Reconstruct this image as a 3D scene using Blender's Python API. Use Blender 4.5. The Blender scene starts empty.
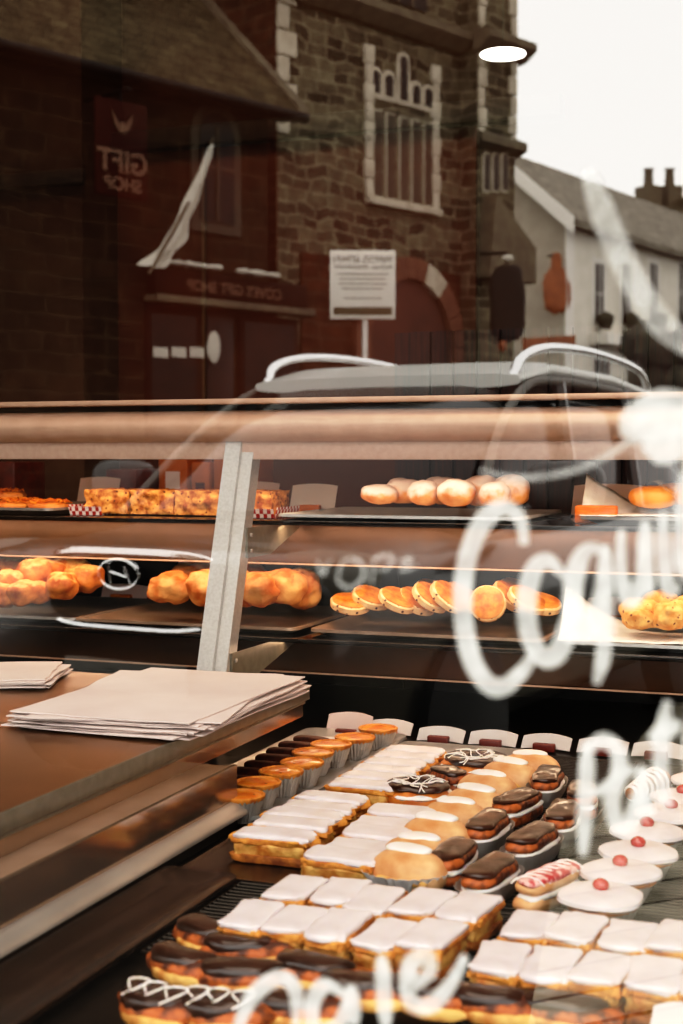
import bpy, bmesh, math, random
from mathutils import Vector, Matrix, noise
random.seed(7)
scn = bpy.context.scene
COL = scn.collection
PI = math.pi

# ------------------------------------------------------------------ helpers
F = 1403.0
YAW = math.atan(518 / F)
PITCH = math.atan(57 / F)
EYE = 1.30
GLASS_Y = 0.75
FW = Vector((-math.sin(YAW) * math.cos(PITCH), math.cos(YAW) * math.cos(PITCH), -math.sin(PITCH)))
RT = Vector((math.cos(YAW), math.sin(YAW), 0))
UP = RT.cross(FW)

def ray(px, py):
    return FW + RT * ((px - 341.5) / F) - UP * ((py - 512) / F)

def atz(px, py, z):
    r = ray(px, py); t = (z - EYE) / r.z
    return Vector((r.x * t, r.y * t, z))

def aty(px, py, y):
    r = ray(px, py); t = y / r.y
    return Vector((r.x * t, y, EYE + r.z * t))

def tag(o, label=None, cat=None, group=None, kind=None):
    if label: o['label'] = label
    if cat: o['category'] = cat
    if group: o['group'] = group
    if kind: o['kind'] = kind
    return o

def obj(name, bm, mat, parent=None, smooth=True, loc=None, rot=None, recalc=True):
    if recalc: bmesh.ops.recalc_face_normals(bm, faces=bm.faces)
    me = bpy.data.meshes.new(name)
    bm.to_mesh(me); bm.free()
    me.materials.append(mat)
    if smooth:
        me.polygons.foreach_set('use_smooth', [True] * len(me.polygons))
        try: me.set_sharp_from_angle(angle=math.radians(50))
        except Exception: pass
    o = bpy.data.objects.new(name, me)
    COL.objects.link(o)
    if parent: o.parent = parent
    if loc is not None: o.location = loc
    if rot is not None: o.rotation_euler = rot
    return o

def thing(name, label, cat, loc=(0, 0, 0), rotz=0.0, group=None):
    o = bpy.data.objects.new(name, None)
    o.empty_display_size = 0.02
    COL.objects.link(o)
    o.location = loc; o.rotation_euler = (0, 0, rotz)
    return tag(o, label, cat, group)

def struct(name, bm, mat, **k):
    return tag(obj(name, bm, mat, **k), kind='structure')

def dup(root, loc, rotz=0.0, label=None, group=None, rot=None, scale=None):
    r = root.copy(); COL.objects.link(r)
    r.location = loc
    r.rotation_euler = rot if rot else (0, 0, rotz)
    if scale: r.scale = scale
    if label: r['label'] = label
    if group: r['group'] = group
    for ch in list(root.children):
        c = ch.copy(); COL.objects.link(c); c.parent = r
        for g in list(ch.children):
            d = g.copy(); COL.objects.link(d); d.parent = c
    return r

def put(root, loc, rotz=0.0, label=None, group=None, first=None, rot=None, scale=None):
    """first use moves the prototype, later uses copy it"""
    if root.get('_placed') is None:
        root['_placed'] = 1
        root.location = loc; root.rotation_euler = rot if rot else (0, 0, rotz)
        if scale: root.scale = scale
        if label: root['label'] = label
        if group: root['group'] = group
        return root
    return dup(root, loc, rotz, label, group, rot, scale)

def B(): return bmesh.new()

def box(bm, x0, x1, y0, y1, z0, z1, bev=0.0, M=None, seg=2):
    r = bmesh.ops.create_cube(bm, size=1.0)
    vs = r['verts']
    for v in vs:
        v.co = Vector((x0 + (v.co.x + .5) * (x1 - x0), y0 + (v.co.y + .5) * (y1 - y0), z0 + (v.co.z + .5) * (z1 - z0)))
    if bev > 0:
        es = list({e for v in vs for e in v.link_edges})
        rr = bmesh.ops.bevel(bm, geom=es, offset=bev, segments=seg, affect='EDGES', profile=0.5)
        vs = list({v for f in rr['faces'] for v in f.verts} | {v for v in vs if v.is_valid})
    if M is not None:
        for v in vs: v.co = M @ v.co
    return vs

def sp(a, e):
    return math.copysign(abs(a) ** e, a)

def sup(bm, c, r, e1=1.0, e2=1.0, M=None, amp=0.0, freq=30.0, seed=0, nu=24, nv=14, bend=0.0):
    """super-ellipsoid with lumpy noise"""
    c = Vector(c); rows = []
    off = Vector((seed * 3.1, seed * 1.7, seed * 5.3))
    for j in range(nv + 1):
        ph = -PI / 2 + PI * j / nv
        row = []
        for i in range(nu):
            th = 2 * PI * i / nu
            p = Vector((r[0] * sp(math.cos(ph), e1) * sp(math.cos(th), e2),
                        r[1] * sp(math.cos(ph), e1) * sp(math.sin(th), e2),
                        r[2] * sp(math.sin(ph), e1)))
            if bend: p.y += bend * (p.x / max(r[0], 1e-6)) ** 2
            if amp:
                n = noise.noise(p * freq + off) + .5 * noise.noise(p * freq * 2.3 + off)
                p *= 1 + amp * n
            p = p + c
            if M is not None: p = M @ p
            row.append(p)
        rows.append(row)
    vb = bm.verts.new(rows[0][0]); vt = bm.verts.new(rows[nv][0])
    vv = [[bm.verts.new(p) for p in row] for row in rows[1:nv]]
    for a in range(len(vv) - 1):
        for i in range(nu):
            j = (i + 1) % nu
            bm.faces.new((vv[a][i], vv[a][j], vv[a + 1][j], vv[a + 1][i]))
    for i in range(nu):
        j = (i + 1) % nu
        bm.faces.new((vb, vv[0][j], vv[0][i])); bm.faces.new((vt, vv[-1][i], vv[-1][j]))

def lathe(bm, prof, n=32, c=(0, 0, 0), flute=0.0, nf=16, wob=0.0, seed=0, sx=1.0, sy=1.0):
    rings = []
    for (r, z) in prof:
        ring = []
        for i in range(n):
            t = 2 * PI * i / n
            rr = r * (1 + flute * math.cos(nf * t)) * (1 + wob * noise.noise(Vector((math.cos(t) * 1.6, math.sin(t) * 1.6, seed * 2.7))))
            ring.append(bm.verts.new((c[0] + rr * math.cos(t) * sx, c[1] + rr * math.sin(t) * sy, c[2] + z)))
        rings.append(ring)
    for a in range(len(rings) - 1):
        for i in range(n):
            j = (i + 1) % n
            bm.faces.new((rings[a][i], rings[a][j], rings[a + 1][j], rings[a + 1][i]))
    if prof[0][0] > 1e-5: bm.faces.new(list(reversed(rings[0])))
    if prof[-1][0] > 1e-5: bm.faces.new(rings[-1])

def tube(bm, pts, r, n=8, closed=False):
    pts = [Vector(p) for p in pts]
    rings = []
    N = len(pts)
    for k, p in enumerate(pts):
        a = pts[(k - 1) % N] if (closed or k > 0) else pts[k]
        b = pts[(k + 1) % N] if (closed or k < N - 1) else pts[k]
        t = (b - a)
        if t.length < 1e-9: t = Vector((0, 0, 1))
        t.normalize()
        ref = Vector((0, 0, 1)) if abs(t.z) < .9 else Vector((0, 1, 0))
        s = t.cross(ref).normalized(); u = s.cross(t).normalized()
        rr = r[k] if isinstance(r, (list, tuple)) else r
        rings.append([bm.verts.new(p + (s * math.cos(2 * PI * i / n) + u * math.sin(2 * PI * i / n)) * rr) for i in range(n)])
    M = N if closed else N - 1
    for k in range(M):
        A = rings[k]; C = rings[(k + 1) % N]
        for i in range(n):
            j = (i + 1) % n
            bm.faces.new((A[i], A[j], C[j], C[i]))
    if not closed:
        bm.faces.new(list(reversed(rings[0]))); bm.faces.new(rings[-1])

def prism(bm, poly, axis, a0, a1):
    """extrude a 2-D polygon; axis 'x': poly=(y,z); 'y': poly=(x,z); 'z': poly=(x,y)"""
    def P(p, a):
        return {'x': (a, p[0], p[1]), 'y': (p[0], a, p[1]), 'z': (p[0], p[1], a)}[axis]
    A = [bm.verts.new(P(p, a0)) for p in poly]; C = [bm.verts.new(P(p, a1)) for p in poly]
    n = len(poly)
    bm.faces.new(A); bm.faces.new(list(reversed(C)))
    for i in range(n):
        j = (i + 1) % n
        bm.faces.new((A[i], C[i], C[j], A[j]))

def catmull(pts, n=8):
    pts = [Vector(p) for p in pts]; out = []
    for i in range(len(pts) - 1):
        p0 = pts[max(i - 1, 0)]; p1 = pts[i]; p2 = pts[i + 1]; p3 = pts[min(i + 2, len(pts) - 1)]
        for k in range(n):
            t = k / n
            out.append(0.5 * ((2 * p1) + (p2 - p0) * t + (2 * p0 - 5 * p1 + 4 * p2 - p3) * t * t + (3 * p1 - p0 - 3 * p2 + p3) * t ** 3))
    out.append(pts[-1]); return out

# ------------------------------------------------------------------ materials
def new_mat(name):
    m = bpy.data.materials.new(name); m.use_nodes = True
    nt = m.node_tree
    return m, nt, nt.nodes['Principled BSDF']

def rgb(r, g, b):
    f = lambda c: (c / 255 / 12.92) if c / 255 <= .04045 else ((c / 255 + .055) / 1.055) ** 2.4
    return (f(r), f(g), f(b), 1)

def mat(name, c1, c2=None, scale=20, rough=.6, metal=0, bump=0, bscale=None, spec=.5, coat=0, detail=4, lo=.35, hi=.65,
        spots=None, spot_scale=60, spot_t=.25, alpha=None, sss=0, aniso=None, top=None, emit=0, trans=0):
    m, nt, p = new_mat(name)
    L = nt.links.new
    tc = nt.nodes.new('ShaderNodeTexCoord')
    p.inputs['Roughness'].default_value = rough
    p.inputs['Metallic'].default_value = metal
    p.inputs['Specular IOR Level'].default_value = spec
    if coat: p.inputs['Coat Weight'].default_value = coat; p.inputs['Coat Roughness'].default_value = .05
    vec = tc.outputs['Object']
    if aniso:
        mp = nt.nodes.new('ShaderNodeMapping'); mp.inputs['Scale'].default_value = aniso
        L(vec, mp.inputs['Vector']); vec = mp.outputs['Vector']
    out = None
    if c2 is not None:
        n = nt.nodes.new('ShaderNodeTexNoise'); n.inputs['Scale'].default_value = scale; n.inputs['Detail'].default_value = detail
        L(vec, n.inputs['Vector'])
        r = nt.nodes.new('ShaderNodeValToRGB')
        r.color_ramp.elements[0].position = lo; r.color_ramp.elements[1].position = hi
        r.color_ramp.elements[0].color = c1; r.color_ramp.elements[1].color = c2
        L(n.outputs['Fac'], r.inputs['Fac']); out = r.outputs['Color']
    if spots is not None:
        v = nt.nodes.new('ShaderNodeTexVoronoi'); v.inputs['Scale'].default_value = spot_scale
        L(vec, v.inputs['Vector'])
        r = nt.nodes.new('ShaderNodeMapRange'); r.inputs['From Min'].default_value = spot_t; r.inputs['From Max'].default_value = spot_t + .08
        r.inputs['To Min'].default_value = 1; r.inputs['To Max'].default_value = 0
        L(v.outputs['Distance'], r.inputs['Value'])
        mx = nt.nodes.new('ShaderNodeMix'); mx.data_type = 'RGBA'
        L(r.outputs['Result'], mx.inputs['Factor'])
        if out: L(out, mx.inputs['A'])
        else: mx.inputs['A'].default_value = c1
        mx.inputs['B'].default_value = spots
        out = mx.outputs['Result']
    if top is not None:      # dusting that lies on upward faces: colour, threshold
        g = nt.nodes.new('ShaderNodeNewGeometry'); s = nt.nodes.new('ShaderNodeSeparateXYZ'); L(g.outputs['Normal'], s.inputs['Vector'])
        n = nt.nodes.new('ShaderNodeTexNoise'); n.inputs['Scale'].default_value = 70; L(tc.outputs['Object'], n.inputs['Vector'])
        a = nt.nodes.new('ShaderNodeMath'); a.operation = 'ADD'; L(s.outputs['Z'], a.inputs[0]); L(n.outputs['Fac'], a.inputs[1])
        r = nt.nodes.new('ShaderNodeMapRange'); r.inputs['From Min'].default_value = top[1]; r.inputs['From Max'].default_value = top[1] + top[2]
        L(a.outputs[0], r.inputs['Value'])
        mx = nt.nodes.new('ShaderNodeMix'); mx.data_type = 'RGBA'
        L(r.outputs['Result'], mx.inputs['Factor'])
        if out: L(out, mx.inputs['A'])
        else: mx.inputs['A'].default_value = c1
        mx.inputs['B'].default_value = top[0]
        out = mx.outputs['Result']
    if out: L(out, p.inputs['Base Color'])
    else: p.inputs['Base Color'].default_value = c1
    if bump:
        n = nt.nodes.new('ShaderNodeTexNoise'); n.inputs['Scale'].default_value = bscale or scale * 2; n.inputs['Detail'].default_value = 5
        L(vec, n.inputs['Vector'])
        b = nt.nodes.new('ShaderNodeBump'); b.inputs['Strength'].default_value = min(bump, 1.0); b.inputs['Distance'].default_value = .003
        L(n.outputs['Fac'], b.inputs['Height']); L(b.outputs['Normal'], p.inputs['Normal'])
    if alpha is not None: p.inputs['Alpha'].default_value = alpha
    if sss: p.inputs['Subsurface Weight'].default_value = sss; p.inputs['Subsurface Radius'].default_value = (.01, .006, .003)
    if trans: p.inputs['Transmission Weight'].default_value = trans
    if emit:
        p.inputs['Emission Color'].default_value = c1; p.inputs['Emission Strength'].default_value = emit
    return m

def stone_mat(name, c1, c2, mortar, sx=.55, sz=.2, msize=.03, rough=.95, distort=.12):
    m, nt, p = new_mat(name); L = nt.links.new
    tc = nt.nodes.new('ShaderNodeTexCoord')
    s = nt.nodes.new('ShaderNodeSeparateXYZ'); L(tc.outputs['Object'], s.inputs[0])
    add = nt.nodes.new('ShaderNodeMath'); L(s.outputs['X'], add.inputs[0]); L(s.outputs['Y'], add.inputs[1])
    c = nt.nodes.new('ShaderNodeCombineXYZ'); L(add.outputs[0], c.inputs['X']); L(s.outputs['Z'], c.inputs['Y'])
    n = nt.nodes.new('ShaderNodeTexNoise'); n.inputs['Scale'].default_value = 1.7; n.inputs['Detail'].default_value = 3
    L(c.outputs[0], n.inputs['Vector'])
    va = nt.nodes.new('ShaderNodeVectorMath'); va.operation = 'SCALE'; va.inputs['Scale'].default_value = distort
    L(n.outputs['Color'], va.inputs[0])
    vb = nt.nodes.new('ShaderNodeVectorMath'); vb.operation = 'ADD'; L(c.outputs[0], vb.inputs[0]); L(va.outputs[0], vb.inputs[1])
    br = nt.nodes.new('ShaderNodeTexBrick'); br.inputs['Scale'].default_value = 1
    br.inputs['Brick Width'].default_value = sx; br.inputs['Row Height'].default_value = sz
    br.inputs['Mortar Size'].default_value = msize; br.inputs['Mortar Smooth'].default_value = .3
    br.inputs['Color1'].default_value = c1; br.inputs['Color2'].default_value = c2; br.inputs['Mortar'].default_value = mortar
    br.inputs['Bias'].default_value = -.1; br.squash = .8; br.squash_frequency = 3
    L(vb.outputs[0], br.inputs['Vector'])
    n2 = nt.nodes.new('ShaderNodeTexNoise'); n2.inputs['Scale'].default_value = 5; n2.inputs['Detail'].default_value = 5
    L(tc.outputs['Object'], n2.inputs['Vector'])
    mr = nt.nodes.new('ShaderNodeMapRange'); mr.inputs['From Min'].default_value = .3; mr.inputs['From Max'].default_value = .7
    mr.inputs['To Min'].default_value = .55; mr.inputs['To Max'].default_value = 1.35
    L(n2.outputs['Fac'], mr.inputs['Value'])
    vm = nt.nodes.new('ShaderNodeVectorMath'); vm.operation = 'SCALE'; L(br.outputs['Color'], vm.inputs[0]); L(mr.outputs[0], vm.inputs['Scale'])
    L(vm.outputs[0], p.inputs['Base Color'])
    p.inputs['Roughness'].default_value = rough; p.inputs['Specular IOR Level'].default_value = .15
    b = nt.nodes.new('ShaderNodeBump'); b.inputs['Distance'].default_value = .03; b.inputs['Strength'].default_value = .7; b.invert = True
    L(br.outputs['Fac'], b.inputs['Height']); L(b.outputs[0], p.inputs['Normal'])
    return m

def c(r, g, b): return rgb(r, g, b)
M = {}
M['icing'] = mat('icing', c(218, 204, 202), c(238, 228, 226), 22, .42, bump=.25, bscale=60, sss=.15, coat=.15)
M['crust'] = mat('puff_crust', c(176, 98, 34), c(226, 158, 72), 60, .7, bump=.9, bscale=150)
M['custard'] = mat('custard', c(176, 100, 34), c(232, 184, 104), 45, .55, bump=.8, bscale=110)
M['brown_crust'] = mat('brown_crust', c(120, 60, 22), c(196, 120, 50), 60, .7, bump=.9, bscale=140)
M['foil'] = mat('foil', c(186, 178, 170), None, rough=.35, metal=.45, bump=.5, bscale=90)
M['tart_fill'] = mat('tart_filling', c(214, 104, 22), c(250, 172, 60), 40, .35, bump=.5, bscale=70, coat=.3, spots=c(96, 40, 10), spot_scale=70, spot_t=.12)
M['tart_crust'] = mat('tart_crust', c(176, 98, 34), c(228, 150, 66), 70, .65, bump=.5)
M['choc'] = mat('chocolate', c(38, 20, 12), c(66, 36, 22), 30, .3, bump=.3, coat=.35)
M['choc_dull'] = mat('chocolate_sponge', c(52, 24, 14), c(98, 48, 28), 50, .7, bump=.7, bscale=120)
M['choux'] = mat('choux', c(178, 88, 30), c(232, 146, 66), 35, .55, bump=.7, bscale=70)
M['choux_dark'] = mat('dark_choux', c(74, 32, 14), c(186, 98, 42), 55, .5, bump=.9, bscale=90, lo=.42, hi=.6)
M['bun'] = mat('bun', c(204, 138, 82), c(240, 190, 138), 22, .55, bump=.25, bscale=60)
M['cream'] = mat('cream', c(244, 232, 220), c(250, 244, 238), 25, .45, sss=.2, bump=.2)
M['pink_cream'] = mat('pink_icing', c(196, 70, 70), c(240, 190, 180), 90, .4, bump=.3, lo=.45, hi=.55)
M['cherry'] = mat('cherry', c(160, 8, 6), c(190, 20, 12), 40, .12, coat=.8)
M['paper'] = mat('paper', c(226, 208, 202), c(238, 222, 214), 6, .8)
M['paper_white'] = mat('paper_white', c(232, 230, 226), c(244, 242, 240), 30, .75, bump=.6, bscale=200)
M['card'] = mat('price_card', c(228, 198, 184), None, rough=.7)
M['card_white'] = mat('price_card_white', c(226, 214, 206), None, rough=.7)
M['oak'] = mat('orange_wood', c(196, 92, 20), c(226, 122, 34), 30, .5, aniso=(1, 1, 12))
M['red_wood'] = mat('dark_red_wood', c(84, 24, 16), c(112, 36, 22), 30, .5)
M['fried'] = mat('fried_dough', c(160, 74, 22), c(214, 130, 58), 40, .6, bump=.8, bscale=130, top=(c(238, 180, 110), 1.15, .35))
M['scone'] = mat('golden_scone', c(190, 96, 34), c(238, 174, 104), 26, .55, bump=1.0, bscale=90)
M['scone_top'] = mat('scone_top', c(188, 96, 26), c(232, 148, 58), 50, .45, bump=.35)
M['scone_side'] = mat('scone_side', c(226, 172, 104), c(244, 204, 148), 60, .7, bump=.4, spots=c(70, 30, 14), spot_scale=75, spot_t=.16)
M['rock'] = mat('rock_cake', c(214, 138, 62), c(248, 198, 120), 50, .6, bump=.8, bscale=110, spots=c(92, 36, 18), spot_scale=75, spot_t=.17)
M['sugared'] = mat('sugared_dough', c(200, 112, 48), c(236, 168, 104), 30, .6, bump=.4, top=(c(226, 208, 202), .25, .6))
M['roll'] = mat('bread_roll', c(206, 124, 50), c(232, 172, 96), 16, .45, bump=.15)
M['granola'] = mat('granola', c(150, 78, 30), c(236, 166, 88), 60, .7, bump=1.0, bscale=150, lo=.38, hi=.6, spots=c(70, 28, 12), spot_scale=85, spot_t=.14)
M['cheese'] = mat('toasted_cheese', c(204, 92, 14), c(250, 160, 48), 60, .5, bump=.6)
M['steel'] = mat('stainless_steel', c(176, 168, 158), c(192, 184, 174), 6, .35, metal=.55)
M['steel_warm'] = mat('worktop_steel', c(150, 112, 84), c(172, 130, 98), 3, .36, metal=.85)
M['alu_dark'] = mat('dull_plate', c(90, 88, 82), None, rough=.6)
M['lip'] = mat('folded_steel_edge', c(128, 122, 108), c(140, 134, 120), 60, .35, metal=.6)
M['mirror_steel'] = mat('polished_steel', c(186, 164, 146), None, rough=.14, metal=.85)
M['alu'] = mat('grey_aluminium', c(190, 186, 180), c(202, 198, 192), 200, .42, metal=.55, bump=.15, bscale=500)
M['bronze'] = mat('peach_bronze', c(214, 176, 150), c(222, 186, 160), 30, .46, metal=.35)
M['bronze_flat'] = mat('peach_strip', c(206, 172, 152), c(214, 182, 162), 80, .5, metal=.2)
M['tray_silver'] = mat('silver_tray', c(206, 204, 200), c(222, 220, 216), 12, .4, metal=.1)
M['tray_dark'] = mat('dark_tray', c(134, 126, 118), c(152, 144, 136), 12, .38, metal=.3)
M['tray_steel'] = mat('steel_tray', c(178, 172, 166), c(196, 190, 184), 12, .28, metal=.6)
M['tray_bronze'] = mat('bronze_tray', c(150, 122, 100), c(172, 144, 122), 12, .36, metal=.3)
M['shelf'] = mat('dark_glass_shelf', c(20, 17, 15), None, rough=.08, spec=.6)
M['housing'] = mat('shelf_housing', c(84, 60, 44), c(100, 72, 54), 8, .4, metal=.35)
M['deck'] = mat('black_deck', c(16, 13, 11), c(26, 21, 18), 8, .3, spec=.4)
M['wire'] = mat('rack_wire', c(62, 56, 50), None, rough=.35, metal=.9)
M['board'] = mat('brown_board', c(22, 15, 11), c(36, 24, 18), 10, .25, spec=.6)
M['dark_red'] = mat('dark_red_wall', c(62, 30, 18), c(76, 38, 23), 4, .8)
M['dark_brown'] = mat('dark_brown_wall', c(44, 27, 18), c(54, 34, 23), 3, .8)
M['near_black'] = mat('near_black_wood', c(18, 12, 9), c(26, 18, 13), 6, .6)
M['slat'] = mat('dark_red_slats', c(60, 20, 10), c(28, 12, 8), 30, .6, aniso=(6, 6, .2))
M['floor_in'] = mat('shop_floor', c(60, 44, 34), c(74, 56, 44), 5, .5)
M['ceil'] = mat('ceiling_paint', c(90, 72, 58), None, rough=.9)
M['lamp'] = mat('lamp_disc', (1, .95, .88, 1), None, rough=.5, emit=9)
M['lamp_rim'] = mat('lamp_rim', c(200, 195, 188), None, rough=.4, metal=.6)
# street
M['stone'] = stone_mat('tower_stone', c(57, 52, 41), c(108, 101, 82), c(120, 112, 93), .36, .16, .02, distort=.3)
M['redstone'] = stone_mat('red_brown_stone', c(58, 34, 24), c(78, 46, 32), c(80, 58, 44), .45, .18, .02)
M['shopwall'] = stone_mat('gift_shop_stone', c(40, 29, 21), c(54, 39, 28), c(60, 47, 35), .5, .2, .02)
M['dressed'] = mat('dressed_stone', c(168, 158, 140), c(190, 180, 162), 5, .9, bump=.3)
M['dressed_dark'] = mat('weathered_stone', c(84, 74, 60), c(104, 94, 76), 6, .9, bump=.3)
M['arch_red'] = mat('red_arch_stone', c(96, 62, 46), c(118, 80, 60), 5, .9)
M['glass_dark'] = mat('dark_pane', c(22, 19, 16), None, rough=.35, spec=.15)
M['slate'] = stone_mat('roof_slate', c(72, 64, 48), c(88, 79, 60), c(56, 50, 37), .24, .11, .008)
M['slate_pale'] = stone_mat('pale_slate', c(124, 118, 106), c(140, 134, 122), c(104, 98, 88), .4, .28, .012)
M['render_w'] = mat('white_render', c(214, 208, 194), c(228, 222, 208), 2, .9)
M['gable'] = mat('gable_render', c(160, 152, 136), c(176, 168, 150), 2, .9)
M['white_paint'] = mat('white_paint', c(226, 222, 212), None, rough=.6)
M['asphalt'] = mat('asphalt', c(20, 17, 14), c(30, 26, 21), 8, .9, spec=.1)
M['paving'] = stone_mat('paving', c(112, 106, 92), c(134, 128, 112), c(50, 46, 38), .28, .14, .012, distort=.01)
M['sign_black'] = mat('black_sign', c(14, 11, 9), None, rough=.6, spec=.2)
M['sign_orange'] = mat('orange_sign', c(132, 70, 34), c(150, 84, 42), 4, .6)
M['gift_red'] = mat('gift_sign_red', c(50, 18, 12), None, rough=.7, spec=.1)
M['gift_text'] = mat('gift_sign_letters', c(100, 70, 50), None, rough=.7)
M['door_brown'] = mat('brown_door', c(62, 36, 26), c(78, 46, 34), 3, .8)
M['dim_stone'] = mat('dim_window_stone', c(62, 54, 43), c(74, 65, 52), 6, .9)
M['fascia'] = mat('gift_fascia', c(36, 18, 12), None, rough=.7, spec=.1)
M['board_white'] = mat('notice_white', c(212, 208, 198), None, rough=.6)
M['text_dark'] = mat('notice_text', c(84, 80, 70), None, rough=.7)
M['text_pale'] = mat('notice_small_text', c(160, 154, 144), None, rough=.7)
M['olive'] = mat('notice_band', c(74, 68, 46), None, rough=.7)
M['car_body'] = mat('car_paint', c(46, 45, 43), None, rough=.3, metal=.1, coat=.35, spec=.4)
M['car_roof'] = mat('car_roof_sky_sheen', c(190, 190, 184), None, rough=.4, metal=.1, coat=.2)  # pale base colour stands for sky reflected in the dark car's roof
M['car_glass'] = mat('car_glass', c(8, 8, 8), None, rough=.1, spec=.2)
M['chrome'] = mat('chrome', c(225, 225, 225), None, rough=.18, metal=1)
M['rubber'] = mat('rubber', c(14, 14, 14), None, rough=.8)
M['mirror_white'] = mat('mirror_housing', c(60, 59, 57), None, rough=.4)
M['tree'] = mat('tree_leaves', c(40, 40, 28), c(64, 62, 44), 6, .9)
M['curtain'] = mat('pale_cloth', c(190, 184, 172), None, rough=.9)

def glass_mat(name, refl, tint=(1, 1, 1, 1)):
    m = bpy.data.materials.new(name); m.use_nodes = True; nt = m.node_tree; nt.nodes.clear(); L = nt.links.new
    o = nt.nodes.new('ShaderNodeOutputMaterial'); mx = nt.nodes.new('ShaderNodeMixShader'); mx.inputs[0].default_value = refl
    t = nt.nodes.new('ShaderNodeBsdfTransparent'); t.inputs[0].default_value = tint
    g = nt.nodes.new('ShaderNodeBsdfGlossy'); g.inputs['Roughness'].default_value = 0.0; g.inputs['Color'].default_value = (1, 1, 1, 1)
    L(t.outputs[0], mx.inputs[1]); L(g.outputs[0], mx.inputs[2]); L(mx.outputs[0], o.inputs['Surface'])
    return m
M['pane'] = glass_mat('shop_window_glass', .22)
M['riser'] = glass_mat('riser_glass', .28, (.75, .68, .6, 1))
def paint_mat(name, a, col=(.86, .87, .84, 1), streak=0):
    m = bpy.data.materials.new(name); m.use_nodes = True; nt = m.node_tree; nt.nodes.clear(); L = nt.links.new
    o = nt.nodes.new('ShaderNodeOutputMaterial'); mx = nt.nodes.new('ShaderNodeMixShader'); mx.inputs[0].default_value = a
    t = nt.nodes.new('ShaderNodeBsdfTransparent'); d = nt.nodes.new('ShaderNodeBsdfDiffuse'); d.inputs[0].default_value = col
    L(t.outputs[0], mx.inputs[1]); L(d.outputs[0], mx.inputs[2]); L(mx.outputs[0], o.inputs['Surface'])
    if streak:
        tc = nt.nodes.new('ShaderNodeTexCoord'); n = nt.nodes.new('ShaderNodeTexNoise'); n.inputs['Scale'].default_value = 60
        L(tc.outputs['Object'], n.inputs['Vector']); r = nt.nodes.new('ShaderNodeMapRange')
        r.inputs['From Min'].default_value = .3; r.inputs['From Max'].default_value = .7
        r.inputs['To Min'].default_value = max(0, a - streak); r.inputs['To Max'].default_value = min(1, a + streak)
        L(n.outputs['Fac'], r.inputs['Value']); L(r.outputs[0], mx.inputs[0])
    return m
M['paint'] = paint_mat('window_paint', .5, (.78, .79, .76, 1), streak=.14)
M['smear'] = paint_mat('window_smear', .26, streak=.1)
M['film'] = paint_mat('clear_film', .25, (.9, .9, .9, 1))

# checked paper
def gingham():
    m, nt, p = new_mat('red_gingham'); L = nt.links.new
    tc = nt.nodes.new('ShaderNodeTexCoord'); ch = nt.nodes.new('ShaderNodeTexChecker'); ch.inputs['Scale'].default_value = 130
    ch.inputs['Color1'].default_value = c(236, 222, 216); ch.inputs['Color2'].default_value = c(170, 30, 24)
    L(tc.outputs['Object'], ch.inputs['Vector']); L(ch.outputs['Color'], p.inputs['Base Color']); p.inputs['Roughness'].default_value = .8
    return m
M['gingham'] = gingham()

# ------------------------------------------------------------------ the room
RX0, RX1, RY1, CZ = -4.2, 2.2, 4.8, 3.3
b = B(); box(b, RX0, RX1, GLASS_Y, RY1, -.1, 0); struct('floor', b, M['floor_in'])
b = B(); box(b, RX0 - .1, RX1 + .1, GLASS_Y - .1, RY1 + .1, CZ, CZ + .1); struct('ceiling', b, M['ceil'])
b = B(); box(b, RX0 - .1, RX1 + .1, RY1, RY1 + .1, 0, CZ); struct('wall_back', b, M['dark_brown'])
b = B(); box(b, RX0 - .1, RX0, GLASS_Y, RY1, 0, CZ); struct('wall_left', b, M['dark_brown'])
b = B(); box(b, RX1, RX1 + .1, GLASS_Y, RY1, 0, CZ); struct('wall_right', b, M['dark_brown'])
WX0, WX1, WZ0, WZ1 = -2.6, 1.4, .42, 2.75
b = B()
box(b, RX0 - .1, WX0, GLASS_Y - .12, GLASS_Y + .06, 0, CZ); box(b, WX1, RX1 + .1, GLASS_Y - .12, GLASS_Y + .06, 0, CZ)
box(b, WX0, WX1, GLASS_Y - .12, GLASS_Y + .06, 0, WZ0); box(b, WX0, WX1, GLASS_Y - .12, GLASS_Y + .06, WZ1, CZ)
struct('wall_front', b, M['render_w'])
b = B(); v = [b.verts.new(p) for p in ((WX0, GLASS_Y, WZ0), (WX1, GLASS_Y, WZ0), (WX1, GLASS_Y, WZ1), (WX0, GLASS_Y, WZ1))]; b.faces.new(v)
win = struct('window_1', b, M['pane'], smooth=False, recalc=False)
b = B()
for a in ((WX0, WX0 + .05, WZ0, WZ1), (WX1 - .05, WX1, WZ0, WZ1)): box(b, a[0], a[1], GLASS_Y - .03, GLASS_Y + .03, a[2], a[3], .004)
box(b, WX0, WX1, GLASS_Y - .03, GLASS_Y + .03, WZ0, WZ0 + .05, .004); box(b, WX0, WX1, GLASS_Y - .03, GLASS_Y + .03, WZ1 - .05, WZ1, .004)
obj('window_frame', b, M['near_black'], win)
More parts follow.
